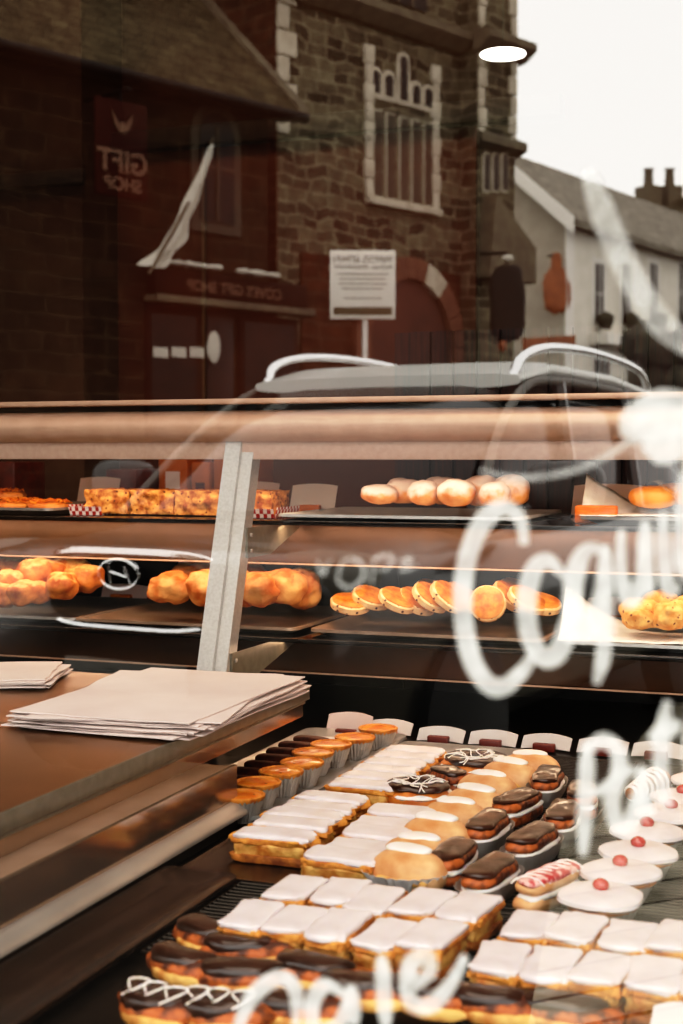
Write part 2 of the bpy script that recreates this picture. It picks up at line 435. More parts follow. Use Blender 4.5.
# panelling of the back wall
YB = RY1
def wall_rect(px0, py0, px1, py1, y=YB):
    a = aty(px0, py0, y); d = aty(px1, py1, y); return a.x, d.x, min(a.z, d.z), max(a.z, d.z)
x0, x1 = aty(85, 300, YB - .04).x, aty(476, 300, YB - .04).x
zr = aty(200, 148, YB - .04).z
b = B(); box(b, x0, x1, YB - .04, YB - .001, .1, zr, .004)
struct('trim_1', b, M['dark_red'])
b = B(); box(b, x0, x1 + .3, YB - .09, YB - .001, zr, zr + .075, .006); struct('trim_2', b, M['near_black'])
z2 = aty(40, 188, YB - .3).z
b = B(); box(b, RX0, aty(83, 300, YB - .3).x, YB - .3, YB - .001, 0, CZ); struct('wall_recess', b, M['dark_brown'])
b = B(); box(b, RX0, aty(83, 300, YB - .33).x, YB - .33, YB - .301, z2, z2 + .055, .006); struct('trim_3', b, M['near_black'])
xl = aty(201, 300, YB - .06).x
b = B(); box(b, xl, xl + .012, YB - .055, YB - .041, .1, zr, .002); struct('trim_4', b, M['ceil'])
# ceiling lamp
lp = aty(503, 55, 4.1)
t = thing('ceiling_lamp', 'round white glowing lamp hanging under the shop ceiling', 'lamp', (lp.x, lp.y, lp.z))
b = B(); lathe(b, [(.0, 0), (.066, 0), (.067, .003), (.0, .004)], 40); obj('diffuser', b, M['lamp'], t)
b = B(); lathe(b, [(.0, .005), (.064, .005), (.05, .007), (.012, .012), (.0, .012)], 40); obj('shade', b, M['lamp_rim'], t)
b = B(); tube(b, [(0, 0, .012), (0, 0, CZ - lp.z)], .0015); obj('cord', b, M['sign_black'], t)

# ------------------------------------------------------------------ display case
CX0, CX1 = -2.5, 1.2
CF = 2.30
DZ = .79
case = thing('display_case', 'long bakery display case with peach metal top rail, slanted post and two shelves', 'display case', ((CX0 + CX1) / 2, 2.5, 0))
off = Vector(case.location)
def cpart(name, bm, m, **k):
    for v in bm.verts: v.co -= off
    return obj(name, bm, m, case, **k)
b = B(); box(b, CX0, CX1, CF - .03, CF + .45, 1.3905, 1.400, .002); cpart('top_ledge', b, M['bronze'])
b = B()
prof = []
for k in range(13):
    a = -PI / 2 + PI * k / 12
    prof.append((CF + .004 - .036 * math.cos(a), 1.3515 + .0285 * math.sin(a)))
prof += [(CF + .06, 1.380), (CF + .06, 1.323)]
prism(b, prof, 'x', CX0, CX1); cpart('top_rail', b, M['bronze'])
b = B(); box(b, CX0, CX1, CF + .012, CF + .05, 1.378, 1.3906); cpart('recess', b, M['near_black'])
b = B(); box(b, CX0, CX1, CF, CF + .02, 1.292, 1.3245, .001); cpart('fascia', b, M['bronze_flat'])
def post(x, name='corner_post'):
    b = B()
    y0t, y0b = CF - .004, CF - .17
    for (xa, xb, yd) in ((x - .026, x + .004, 0), (x + .004, x + .026, .010)):
        vs = []
        for (z, y) in ((DZ, y0b), (1.3245, y0t)):
            vs.append([b.verts.new(p) for p in ((xa, y + yd * (xa > x), z), (xb, y + yd, z), (xb, y + .045, z), (xa, y + .045, z))])
        lo, hi = vs
        b.faces.new(lo); b.faces.new(hi)
        for i in range(4):
            j = (i + 1) % 4; b.faces.new((lo[i], lo[j], hi[j], hi[i]))
    cpart(name, b, M['alu'], smooth=False)
PX = aty(240, 440, CF).x
for x in (PX, PX + 1.55, PX - 1.3): post(x)
SH = {1: 1.18, 2: .965}
SF = 2.36
HB = {1: (aty(500, 532, 2.52).z, aty(500, 569, 2.52).z), 2: (aty(500, 644, 2.52).z, aty(500, 683, 2.52).z)}
for n, z in SH.items():
    b = B(); box(b, CX0, CX1, SF, 2.9, z - .008, z, .001); cpart('shelf', b, M['shelf'])
    b = B(); box(b, CX0, CX1, 2.52, 2.60, HB[n][1], z - .0085, .003)
    h = cpart('light_housing', b, M['housing'])
    b = B(); box(b, CX0, CX1, 2.512, 2.5195, z - .016, z - .0085); box(b, CX0, CX1, 2.516, 2.52, HB[n][1] - .003, HB[n][1])
    for v in b.verts: v.co -= off
    obj('edge_strip', b, M['bronze'], h)
    for x in (PX, PX + 1.55, PX - 1.3):
        b = B(); yb = CF - .17 + (z - .05 - DZ) / (1.3245 - DZ) * .166 + .03
        prism(b, [(yb, z - .0085), (2.51, z - .0085), (2.51, z - .02), (yb + .10, z - .062), (yb, z - .062)], 'x', x + .0262, x + .0302)
        br = cpart('shelf_bracket', b, M['lip'], smooth=False)
        for zz in (z - .022, z - .05):
            b = B(); box(b, x + .0298, x + .033, yb + .010, yb + .017, zz - .0035, zz + .0035, .0015)
            for v in b.verts: v.co -= off
            obj('bolt', b, M['steel'], br)
b = B(); box(b, -1.2, CX1, .86, 2.9, DZ - .03, DZ, .002); box(b, CX0, -1.2, 2.215, 2.9, DZ - .03, DZ, .002); cpart('deck', b, M['deck'])
b = B(); box(b, CX0, CX1, 2.9, 2.93, DZ, 1.16); cpart('back_panel', b, M['near_black'])
b = B(); box(b, -1.2, CX1, .87, 2.85, 0, DZ - .0305); box(b, CX0, -1.2, 2.23, 2.85, 0, DZ - .0305); cpart('base', b, M['near_black'])
# hanging cables behind the shelves
b = B(); tube(b, [(-.93, 2.86, 1.12), (-.915, 2.84, 1.0), (-.9, 2.82, .8)], .002, 6); cpart('cable', b, M['wire'])
# far side curtain of dark slats + cartons on a stand behind the case
b = B()
xx = -1.1
while xx < 1.5:
    box(b, xx, xx + .05, 3.5, 3.53, .4, 1.62); xx += .062
box(b, -1.15, 1.5, 3.52, 3.54, .38, 1.62)
box(b, -1.1, -1.05, 3.5, 3.53, 0, .4); box(b, 1.4, 1.45, 3.5, 3.53, 0, .4)
tag(obj('slatted_screen', b, M['slat']), 'dark red vertical slatted screen standing behind the display case', 'screen')

# ------------------------------------------------------------------ steel counter beside the case
cnt = thing('steel_counter', 'brushed steel counter with folded edge and glass riser, paper piled on top', 'counter', (-1.6, 1.5, 0))
offc = Vector(cnt.location)
def kpart(name, bm, m, par=cnt, **k):
    for v in bm.verts: v.co -= offc
    return obj(name, bm, m, par, **k)
WZ = .92
EX = -.848; CE = 2.137
def hz(h): return 1.3 - h * .95
def yend(x, px):
    r = ray(px, 790); return x / (r.x / r.y)
YR = yend(-.80, 237)
b = B(); box(b, -2.4, EX - .001, .80, CE, WZ - .02, WZ, .002); kpart('worktop', b, M['steel_warm'])
b = B(); box(b, EX - .003, EX + .002, .80, CE + .004, WZ - .0225, WZ + .0012, .001); kpart('edge_lip', b, M['lip'])
b = B(); box(b, EX - .010, EX - .005, .80, CE - .01, hz(.452), WZ - .022); ub = kpart('under_band', b, M['mirror_steel'])
b = B(); box(b, EX - .006, EX + .000, .80, CE - .01, WZ - .0275, WZ - .0235, .001)
for v in b.verts: v.co -= offc
obj('band_bead', b, M['lip'], ub)
b = B(); box(b, EX - .05, -.806, .80, YR, hz(.462), hz(.4515), .001); kpart('bronze_strip', b, M['tray_bronze'])
b = B(); box(b, -.806, -.80, .80, YR, .8257, .8735); kpart('riser', b, M['mirror_steel'])
b = B(); prism(b, [(-.83, .8255), (-.7985, .8255), (-.792, .8245), (-.781, .814), (-.781, .808), (-.83, .808)], 'y', .80, YR - .005); kpart('lower_ledge', b, M['steel'])
b = B(); box(b, -1.19, -.79, .9, YR - .02, .791, .8078); kpart('plinth', b, M['near_black'])
b = B(); box(b, -2.4, -1.21, .95, 2.0, 0, WZ - .021); kpart('cabinet', b, M['near_black'])

# paper sheets
def sheet_bm(w, l, seed, h=.0016, n=14, curl=.0):
    b = B(); top = []; bot = []
    for j in range(n + 1):
        rt = []; rb = []
        for i in range(n + 1):
            u = i / n - .5; v = j / n - .5
            edge = 1 + .03 * noise.noise(Vector((u * 6, v * 6, seed)))
            z = .0014 * noise.noise(Vector((u * 3, v * 3, 4.2))) + curl * max(0, abs(u) + abs(v) - .72) ** 2
            p = Vector((u * w * edge, v * l * edge, z + .001))
            rt.append(b.verts.new(p + Vector((0, 0, h)))); rb.append(b.verts.new(p))
        top.append(rt); bot.append(rb)
    for j in range(n):
        for i in range(n):
            b.faces.new((top[j][i], top[j][i + 1], top[j + 1][i + 1], top[j + 1][i]))
            b.faces.new((bot[j][i], bot[j + 1][i], bot[j + 1][i + 1], bot[j][i + 1]))
    rim_t = [top[0][i] for i in range(n + 1)] + [top[j][n] for j in range(1, n + 1)] + [top[n][i] for i in range(n - 1, -1, -1)] + [top[j][0] for j in range(n - 1, 0, -1)]
    rim_b = [bot[0][i] for i in range(n + 1)] + [bot[j][n] for j in range(1, n + 1)] + [bot[n][i] for i in range(n - 1, -1, -1)] + [bot[j][0] for j in range(n - 1, 0, -1)]
    for k in range(len(rim_t)):
        m_ = (k + 1) % len(rim_t); b.faces.new((rim_b[k], rim_b[m_], rim_t[m_], rim_t[k]))
    return b
ordw = ['first', 'second', 'third', 'fourth', 'fifth', 'sixth', 'seventh', 'eighth', 'ninth', 'tenth', 'eleventh', 'twelfth', 'thirteenth', 'fourteenth']
cen = Vector((-.965, 1.865, 0)); ang = .03; W_, L_ = .285, .43
random.seed(3)
for k in range(10):
    a = ang + random.uniform(-.07, .05) + (.12 if k in (5, 8) else 0)
    o = obj('paper_sheet', sheet_bm(W_ * random.uniform(.95, 1.0), L_ * random.uniform(.95, 1.0), k + 2, curl=.0), M['paper'],
            loc=(cen.x + random.uniform(-.012, .012) * (k < 9), cen.y + random.uniform(-.012, .012) * (k < 9), .9215 + k * .0024), rot=(0, 0, a))
    tag(o, 'pinkish white paper sheet, %s from the top of the big counter pile' % ordw[9 - k], 'paper sheet', 'paper sheets in the big pile')
c2 = atz(-16, 672, .935)
for k in range(6):
    o = obj('paper_sheet', sheet_bm(.24, .2, k + 20), M['paper'], loc=(c2.x + random.uniform(-.008, .008), c2.y + random.uniform(-.008, .008), .9215 + k * .0024), rot=(0, 0, .35 + random.uniform(-.06, .06)))
    tag(o, 'white paper sheet, %s from the top of the small pile' % ordw[5 - k], 'paper sheet', 'paper sheets in the small pile')

# ------------------------------------------------------------------ trays
def tray(name, label, x0, x1, y0, y1, z, m, lip=.014, flare=.016, group=None):
    cx, cy = (x0 + x1) / 2, (y0 + y1) / 2
    b = B(); w, l = (x1 - x0) / 2, (y1 - y0) / 2
    def ring(dw, zz, n=6, rad=.02):
        vs = []
        for (sx, sy, a0) in ((1, 1, 0), (-1, 1, PI / 2), (-1, -1, PI), (1, -1, 1.5 * PI)):
            for k in range(n + 1):
                a = a0 + PI / 2 * k / n
                vs.append(b.verts.new((sx * (w + dw - rad) + rad * math.cos(a), sy * (l + dw - rad) + rad * math.sin(a), zz)))
        return vs
    rings = [ring(-flare, .0015), ring(0, lip), ring(.010, lip + .001), ring(.0105, lip - .0045), ring(.002, lip - .005), ring(-flare, 0)]
    for k in range(5):
        A, C = rings[k], rings[k + 1]
        for i in range(len(A)):
            j = (i + 1) % len(A); b.faces.new((A[i], A[j], C[j], C[i]))
    b.faces.new(rings[0]); b.faces.new(list(reversed(rings[5])))
    return tag(obj(name, b, m, loc=(cx, cy, z)), label, 'tray', group)

def lab(px, py, z, y0=None):
    return atz(px, py, z)

# deck trays
tray('baking_tray', 'long steel tray under the row of custard tarts', -.93, -.757, YR + .012, 2.36, DZ + .001, M['tray_steel'], lip=.011)
tray('baking_tray', 'steel tray holding the two columns of iced slices behind the wire rack', -.755, -.497, 1.50, 1.845, DZ + .001, M['board'], lip=.009)
tray('baking_tray', 'steel tray under the far column of iced slices and the chocolate rings', -.735, -.50, 1.862, 2.33, DZ + .001, M['tray_steel'], lip=.006)
tray('baking_tray', 'brown metal tray lying empty beside the wire rack', -.776, -.69, .9, 1.49, DZ + .004, M['board'], lip=.010)
# wire racks
def rack(label, x0, x1, y0, y1):
    t = thing('wire_rack', label, 'rack', ((x0 + x1) / 2, (y0 + y1) / 2, DZ + .001), group='wire racks on the case deck')
    w, l = (x1 - x0) / 2, (y1 - y0) / 2
    b = B(); tube(b, [(-w, -l, .006), (w, -l, .006), (w, l, .006), (-w, l, .006)], .0025, 6, closed=True); obj('rim', b, M['wire'], t)
    b = B(); y = -l
    while y < l: tube(b, [(-w, y, .007), (w, y, .007)], .0012, 5); y += .011
    x = -w + .04
    while x < w: tube(b, [(x, -l, .0045), (x, l, .0045)], .0015, 5); x += .06
    obj('wire_grid', b, M['wire'], t)
rack('black wire cooling rack under the front block of iced slices', -.675, -.335, 1.245, 1.495)
rack('wire cooling rack under the cherry cakes and the last iced slices', -.325, -.02, 1.09, 2.3)
rack('wire cooling rack under the chocolate eclairs and buns', -.49, -.335, 1.505, 2.3)

# ------------------------------------------------------------------ pastries
def iced_slice(w, l, seed, h=.036):
    """long side along y"""
    t = thing('iced_slice', 'iced slice', 'pastry')
    b = B(); sup(b, (0, 0, .006), (w / 2, l / 2, .006), .25, .18, amp=.10, freq=80, seed=seed, nu=48); obj('pastry_base', b, M['brown_crust'], t)
    b = B(); sup(b, (0, 0, .0175), (w / 2 * .95, l / 2 * .965, .0095), .4, .2, amp=.18, freq=80, seed=seed + 1, nu=72, nv=16); obj('custard_filling', b, M['custard'], t)
    b = B(); sup(b, (0, 0, .0285), (w / 2 * 1.04, l / 2 * 1.01, .0045), .3, .2, amp=.17, freq=95, seed=seed + 2, nu=80); obj('pastry_lid', b, M['crust'], t)
    b = B(); sup(b, (0, 0, h - .0025), (w / 2 * .985, l / 2 * .975, .0046), .5, .22, amp=.14, freq=75, seed=seed + 3, nu=80, nv=14); obj('icing', b, M['icing'], t)
    return t
protoA = [iced_slice(.046, .084, s) for s in (1, 5, 9)]
random.seed(11)
names5 = ['first', 'second', 'third', 'fourth', 'fifth', 'sixth']
# front block: 2 rows x 5 columns, long side in depth
for r, (yy, rn) in enumerate(((1.288, 'near'), (1.388, 'far'))):
    for k in range(5):
        x = -.572 + k * .0475 + (.006 if r else 0) + random.uniform(-.002, .002)
        put(protoA[(k + r) % 3], (x, yy + random.uniform(-.004, .004) + .006 * math.sin(k * 2), DZ + .0095), random.uniform(-.09, .09) - .03,
            'white iced slice, %s from the counter, %s row of the front rack' % (names5[k], rn), 'iced slices on the front rack', scale=(random.uniform(.97, 1.06), random.uniform(.94, 1.05), random.uniform(.92, 1.06)))
for r, (yy, rn) in enumerate(((1.262, 'near'), (1.365, 'far'))):
    for k in range(5):
        x = -.305 + k * .047 + (.004 if r else 0) + random.uniform(-.002, .002)
        put(protoA[(k * 2 + r) % 3], (x, yy + random.uniform(-.004, .004), DZ + .0095), random.uniform(-.1, .1) - .05,
            'white iced slice near the cherry cakes, %s along the %s row' % (names5[k], rn), 'iced slices beside the cherry cakes', scale=(random.uniform(.97, 1.06), random.uniform(.94, 1.05), random.uniform(.92, 1.06)))
protoB = [iced_slice(.045, .104, s) for s in (14, 19)]
for k in range(5):
    put(protoB[k % 2], (-.676 + random.uniform(-.003, .003), 1.60 + k * .0485, DZ + .003), PI / 2 + random.uniform(-.05, .05),
        'iced slice beside the tarts, %s back from the tray front' % names5[k], 'iced slices in the tray', scale=(random.uniform(.98, 1.06), random.uniform(.95, 1.04), random.uniform(.94, 1.1)))
protoC = [iced_slice(.052, .09, s) for s in (23, 27)]
for k in range(5):
    put(protoC[k % 2], (-.561 + random.uniform(-.003, .003), 1.535 + k * .0545, DZ + .003), PI / 2 + random.uniform(-.05, .05),
        'iced slice beside the buns, %s back from the tray front' % names5[k], 'iced slices in the tray', scale=(random.uniform(.98, 1.06), random.uniform(.95, 1.04), random.uniform(.94, 1.1)))
for k in range(6):
    put(protoB[(k + 1) % 2], (-.665 + random.uniform(-.002, .002), 1.892 + k * .0495, DZ + .002), PI / 2 + random.uniform(-.03, .03),
        'iced slice %s in the far column beyond the tray, toward the price cards' % names5[k], 'iced slices in the far column', scale=(1, .95, 1))

# custard tarts
def tart(seed):
    t = thing('custard_tart', 'tart', 'tart')
    b = B(); lathe(b, [(.021, 0), (.0225, .004), (.0315, .031), (.0325, .0325), (.031, .032), (.022, .006)], 64, flute=.03, nf=32); obj('foil_cup', b, M['foil'], t)
    b = B(); lathe(b, [(.0285, .027), (.0335, .033), (.0338, .0365), (.031, .0375), (.0285, .0345)], 64, flute=.022, nf=22); obj('pastry_rim', b, M['tart_crust'], t)
    b = B(); lathe(b, [(.0, .0295), (.029, .0315), (.028, .0352), (.018, .037), (.008, .0365), (.0, .036)], 36, wob=.06, seed=seed); obj('filling', b, M['tart_fill'], t)
    return t
tp = [tart(s) for s in (1, 2)]
tarts = [(378, 728), (355, 737), (331, 744), (313, 752), (302, 762), (281, 771), (258, 782), (241, 795)]
for k, (px, py) in enumerate(tarts):
    p = atz(px, py, DZ + .038)
    put(tp[k % 2], (p.x, p.y, DZ + .0025), k * .7, 'golden custard tart in a foil cup, %s from the price cards in its row' % ordw[k], 'custard tarts in foil cups')
# chocolate fingers beside the tarts
b = B(); sup(b, (0, 0, .0075), (.034, .011, .0075), .5, .4, amp=.06, freq=80, seed=4, nu=24); fing = obj('chocolate_finger', b, M['choc_dull']); tag(fing, 'x', 'pastry')
for k in range(9):
    p = Vector((-.872, 1.80 + k * .052, DZ + .0025))
    put(fing, (p.x + random.uniform(-.005, .005), p.y, p.z + .012), random.uniform(-.25, .1), 'dark chocolate finger behind the custard tarts, %s from the counter' % ordw[k], 'chocolate fingers behind the tarts')
b = B(); sup(b, (0, 0, .0045), (.038, .27, .0045), .4, .3, nu=30, amp=.02, freq=20); tag(obj('white_iced_bake', b, M['icing'], loc=(-.876, 2.04, DZ + .004)), 'flat white iced bake under the chocolate fingers', 'pastry')

# icing-topped buns
def bun(seed, case_=False):
    t = thing('iced_bun', 'bun', 'bun')
    b = B(); sup(b, (0, 0, .023), (.050, .034, .026), .85, .85, amp=.05, freq=25, seed=seed, nu=32, nv=18); obj('dough', b, M['bun'], t)
    b = B(); sup(b, (-.004, .008, .0475), (.030, .016, .0055), .9, .9, amp=.2, freq=30, seed=seed + 3, nu=28); obj('icing', b, M['cream'], t)
    b = B(); sup(b, (.004, -.029, .019), (.036, .006, .005), .8, .8, amp=.12, freq=60, seed=seed + 4, nu=24); obj('cream_filling', b, M['custard'], t)
    return t
bp = [bun(2), bun(6)]
buns = [(533, 762, .1), (512, 773, .0), (490, 783, -.1), (478, 801, .1), (458, 811, 0), (440, 831, .1), (422, 848, -.05), (408, 868, .05)]
for k, (px, py, a) in enumerate(buns):
    p = atz(px, py, DZ + .035)
    put(bp[k % 2], (p.x, p.y - (.012 if k < 7 else -.005), DZ + .004 + .004 * (k % 2)), a - .25 + (.22, -.12, .1, -.2, .15, -.05, .2, 0)[k], 'pale bun with white icing cap, %s from the price cards in the diagonal row' % ordw[k], 'iced buns in a row', scale=(.92, .92, .95))
# paper case of the front bun
p = atz(405, 878, DZ + .02)
b = B(); lathe(b, [(.036, 0), (.058, .030), (.0585, .030), (.037, .001)], 72, flute=.04, nf=30)
tag(obj('paper_case', b, M['paper_white'], loc=(p.x, p.y + .008, DZ + .003), smooth=False), 'pleated white paper case around the bun at the near end of the row', 'paper case')

# choux rings with chocolate
def ring_cake(seed):
    t = thing('chocolate_ring', 'ring', 'pastry')
    def tor(R, r, z, a0=0, sq=1.0, amp=.1, sd=0, n=36, m_=12):
        b = B(); rings = []
        for i in range(n):
            th = 2 * PI * i / n; row = []
            for j in range(m_):
                ph = 2 * PI * j / m_
                q = Vector(((R + r * math.cos(ph)) * math.cos(th), (R + r * math.cos(ph)) * math.sin(th), r * sq * math.sin(ph)))
                q *= 1 + amp * noise.noise(q * 45 + Vector((sd, 0, 0))); q.z += z
                row.append(b.verts.new(q))
            rings.append(row)
        for i in range(n):
            for j in range(m_):
                b.faces.new((rings[i][j], rings[(i + 1) % n][j], rings[(i + 1) % n][(j + 1) % m_], rings[i][(j + 1) % m_]))
        return b
    obj('choux_ring', tor(.030, .018, .016, amp=.12, sd=seed), M['choux'], t)
    obj('cream_filling', tor(.031, .0165, .0225, sq=.35, amp=.12, sd=seed + 4), M['cream'], t)
    obj('chocolate_icing', tor(.029, .0145, .0335, sq=.45, amp=.15, sd=seed + 2), M['choc'], t)
    b = B(); random.seed(seed)
    for k in range(9):
        pts = []; a = random.uniform(0, PI); o_ = random.uniform(-.028, .028)
        for q in range(9):
            u = -.036 + .072 * q / 8; v_ = o_ + .009 * math.sin(q * 1.7 + k)
            X, Y = u * math.cos(a) - v_ * math.sin(a), u * math.sin(a) + v_ * math.cos(a)
            rr = math.hypot(X, Y); z = .0335 + max(0, .0145 ** 2 - (rr - .029) ** 2) ** .5 * .45 + .0012 if abs(rr - .029) < .0145 else .034
            pts.append((X, Y, z))
        tube(b, catmull(pts, 3), .0009, 5)
    obj('icing_drizzle', b, M['cream'], t)
    return t
p = atz(418, 790, DZ + .03); r1 = ring_cake(5); put(r1, (p.x, p.y, DZ + .004), .3, 'choux ring with dark chocolate icing, between the iced slices and the near buns')
p = atz(475, 763, DZ + .03); put(r1, (p.x, p.y, DZ + .004), 1.4, 'choux ring heavily drizzled with white icing, beside the far buns', scale=(1.12, 1.12, 1))
p = atz(445, 778, DZ + .03)
def eclair(name, L=.062, w=.022, top='choc', body='choux_dark', seed=0, driz=None, foil=False):
    t = thing(name, name, 'pastry')
    b = B(); sup(b, (0, 0, .013), (w, L, .013), .8, .6, amp=.1, freq=45, seed=seed, nu=28, nv=14); obj('choux_base', b, M[body], t)
    b = B(); sup(b, (.002, 0, .021), (w * .92, L * .94, .006), .8, .6, amp=.12, freq=60, seed=seed + 5, nu=28); obj('cream_filling', b, M['cream'], t)
    b = B(); sup(b, (0, 0, .030), (w * .97, L * .96, .010), .8, .6, amp=.1, freq=45, seed=seed + 6, nu=28, nv=14); obj('choux_top', b, M[body], t)
    b = B(); sup(b, (0, 0, .037), (w * .86, L * .88, .0055), .7, .6, amp=.2, freq=40, seed=seed + 7, nu=28); obj('icing', b, M[top], t)
    if driz:
        b = B()
        for k in range(8):
            y = -L * .75 + L * 1.5 * k / 7
            pts = [(w * math.sin(a) * .95, y + .006 * a, .029 + .0145 * math.cos(a)) for a in [-1.2, -.8, -.4, 0, .4, .8, 1.2]]
            tube(b, pts, .0011, 5)
        obj('icing_drizzle', b, M[driz], t)
    if foil:
        b = B(); n = 40
        rr = []
        for (sc_, z) in ((.8, 0), (1.05, .010), (1.22, .024), (1.2, .024), (.78, .002)):
            rr.append([b.verts.new(((w * sc_) * sp(math.cos(2 * PI * i / n), .7) * (1 + .05 * (i % 2)), (L * (sc_ * .4 + .62)) * sp(math.sin(2 * PI * i / n), .7), z)) for i in range(n)])
        for a in range(4):
            for i in range(n):
                j = (i + 1) % n; b.faces.new((rr[a][i], rr[a][j], rr[a + 1][j], rr[a + 1][i]))
        obj('foil_case', b, M['foil'], t)
    return t
e0 = eclair('chocolate_eclair', seed=3, foil=True); e1_ = eclair('chocolate_eclair', seed=8)
put(e1_, (p.x + .005, p.y, DZ + .004), 1.0, 'chocolate iced choux bun wedged between the two chocolate rings', 'chocolate eclairs', scale=(1, .6, 1))
ecl = [(555, 785, -.2, 0), (590, 800, -.2, 1), (525, 808, -.3, 1), (570, 822, -.3, 0), (495, 832, -.35, 0), (540, 846, -.3, 0), (462, 862, -.4, 1), (498, 880, -.35, 0)]
for k, (px, py, a, v_) in enumerate(ecl):
    q = atz(px - 8, py, DZ + .03)
    put((e0, e1_)[v_], (q.x, q.y, DZ + .009), a + .25 + .16 * math.sin(k * 2.3), 'dark chocolate eclair beyond the buns, %s from the price cards' % ordw[k], 'chocolate eclairs', scale=(1, .92, 1))
q = atz(548, 888, DZ + .03)
pe = eclair('pink_iced_finger', L=.055, w=.019, top='pink_cream', body='bun', seed=12, driz='cream', foil=False)
put(pe, (q.x, q.y, DZ + .009), -.35, 'split finger bun with pink speckled icing in front of the cherry cakes')
# striped horn
t = thing('cream_horn', 'brown and white striped pastry horn with a red cherry tip behind the cherry cakes', 'pastry')
q = atz(645, 796, DZ + .02); t.location = (q.x, q.y, DZ + .010); t.rotation_euler = (0, 0, -.3)
b = B(); lathe(b, [(.0, -.05), (.008, -.048), (.022, .045), (.018, .05), (.0, .05)], 28, flute=.0)
for v in b.verts: v.co = Vector((v.co.x, v.co.z, v.co.y + .022))
obj('pastry_cone', b, M['brown_crust'], t)
b = B(); pts = []
for k in range(90):
    u = k / 89; a = u * 2 * PI * 7; r = .009 + .014 * u
    pts.append((r * math.cos(a), -.047 + .092 * u, .022 + r * math.sin(a)))
tube(b, pts, .0028, 6); obj('icing_spiral', b, M['cream'], t)
b = B(); sup(b, (0, .053, .024), (.009, .009, .009)); obj('cherry', b, M['cherry'], t)

# cherry cakes
def cherry_cake(seed):
    t = thing('cherry_cake', 'cake', 'cake')
    b = B(); lathe(b, [(.024, 0), (.026, .003), (.036, .026), (.0365, .026), (.027, .004)], 60, flute=.04, nf=26); obj('foil_cup', b, M['foil'], t)
    b = B(); lathe(b, [(.0, .024), (.036, .024), (.039, .028), (.038, .031), (.0, .032)], 36, wob=.08, seed=seed); obj('pastry', b, M['tart_crust'], t)
    b = B(); lathe(b, [(.0, .029), (.040, .0285), (.0435, .0315), (.0425, .0355), (.036, .0385), (.02, .041), (.0, .042)], 44, wob=.09, seed=seed + 4); obj('icing', b, M['icing'], t)
    b = B(); sup(b, (0, 0, .0455), (.0085, .0085, .0072), amp=.06, freq=90, seed=seed); obj('cherry', b, M['cherry'], t)
    return t
cp = [cherry_cake(1), cherry_cake(7)]
ch = [(601, 888), (620, 864), (638, 845), (647, 825), (671, 807), (683, 792)]
for k, (px, py) in enumerate(ch):
    q = atz(px, py, DZ + .050)
    put(cp[k % 2], (q.x, q.y, DZ + .008), k * 1.1, 'white iced cake with a red cherry, %s in its row from the iced slices' % ordw[k], 'iced cherry cakes', scale=(1.06, 1.06, 1.0))
for k, (x, y) in enumerate([(-.165, 1.90), (-.15, 1.80), (-.205, 2.06)]):
    put(cp[k % 2], (x, y, DZ + .008), k, 'white iced cherry cake in the row behind the main cherry row, %s one' % ordw[k], 'iced cherry cakes', scale=(1.06, 1.06, 1.0))

# dark dipped pastries at the window edge
def dipped(seed, w=.05, l=.022, choc='choc', driz=False):
    t = thing('chocolate_dipped_pastry', 'x', 'pastry')
    b = B(); sup(b, (0, 0, .012), (w, l, .012), .8, .7, amp=.16, freq=40, seed=seed, nu=32, nv=16, bend=.012); obj('pastry', b, M['choux_dark'], t)
    b = B(); sup(b, (-.008, .0, .019), (w * .8, l * .85, .009), .7, .7, amp=.18, freq=40, seed=seed + 2, nu=32, nv=16, bend=.012); obj('chocolate', b, M['choc'], t)
    b = B(); sup(b, (.004, -l * .9, .008), (w * .75, .006, .006), .7, .7, amp=.15, freq=60, seed=seed + 3, nu=24, bend=.01); obj('cream_filling', b, M['custard'], t)
    if driz:
        b = B()
        for k in range(3):
            x = -.030 + k * .022 + .004 * math.sin(k * 5)
            tube(b, catmull([(x, -.016, .024), (x + .014, -.004, .031), (x + .012, .010, .030), (x + .001, .012, .030), (x - .006, .002, .031), (x + .004, -.010, .029)], 4), .001, 6)
        obj('icing_drizzle', b, M['cream'], t)
    return t
d1, d2, d3 = dipped(2), dipped(9), dipped(15, w=.048, l=.026, driz=True)
spots_ = [(d1, 205, 948, -.5, 'chocolate dipped orange pastry lying by the empty brown tray'),
          (d2, 250, 962, .3, 'chocolate dipped pastry touching the first slice of the front rack'),
          (d2, 185, 978, -.35, 'cream split chocolate pastry in the second line from the brown tray'),
          (d1, 245, 990, .2, 'orange pastry with chocolate end, below the front rack corner'),
          (d3, 160, 1020, -.2, 'chocolate pastry crossed by thick white icing loops'),
          (d3, 225, 1026, .1, 'chocolate pastry with white loops beside the painted letters'),
          (d1, 315, 985, -.2, 'chocolate pastry tucked under the second slice of the front rack'),
          (d2, 370, 1003, .15, 'orange edged chocolate pastry under the fourth slice of the front rack'),
          (d1, 430, 1010, -.1, 'dark pastry at the last slice of the front rack'),
          (d2, 500, 1018, .1, 'dark pastry under the first slice beside the cherry cakes'),
          (d1, 565, 1026, -.15, 'dark pastry under the second slice beside the cherry cakes'),
          (d2, 300, 1022, .2, 'chocolate pastry in the line next to the window, behind the painted letter n')]
for (pr_, px, py, a, lb) in spots_:
    q = atz(px, py, DZ + .012); put(pr_, (q.x, q.y, DZ + .010), a, lb, 'chocolate dipped pastries')

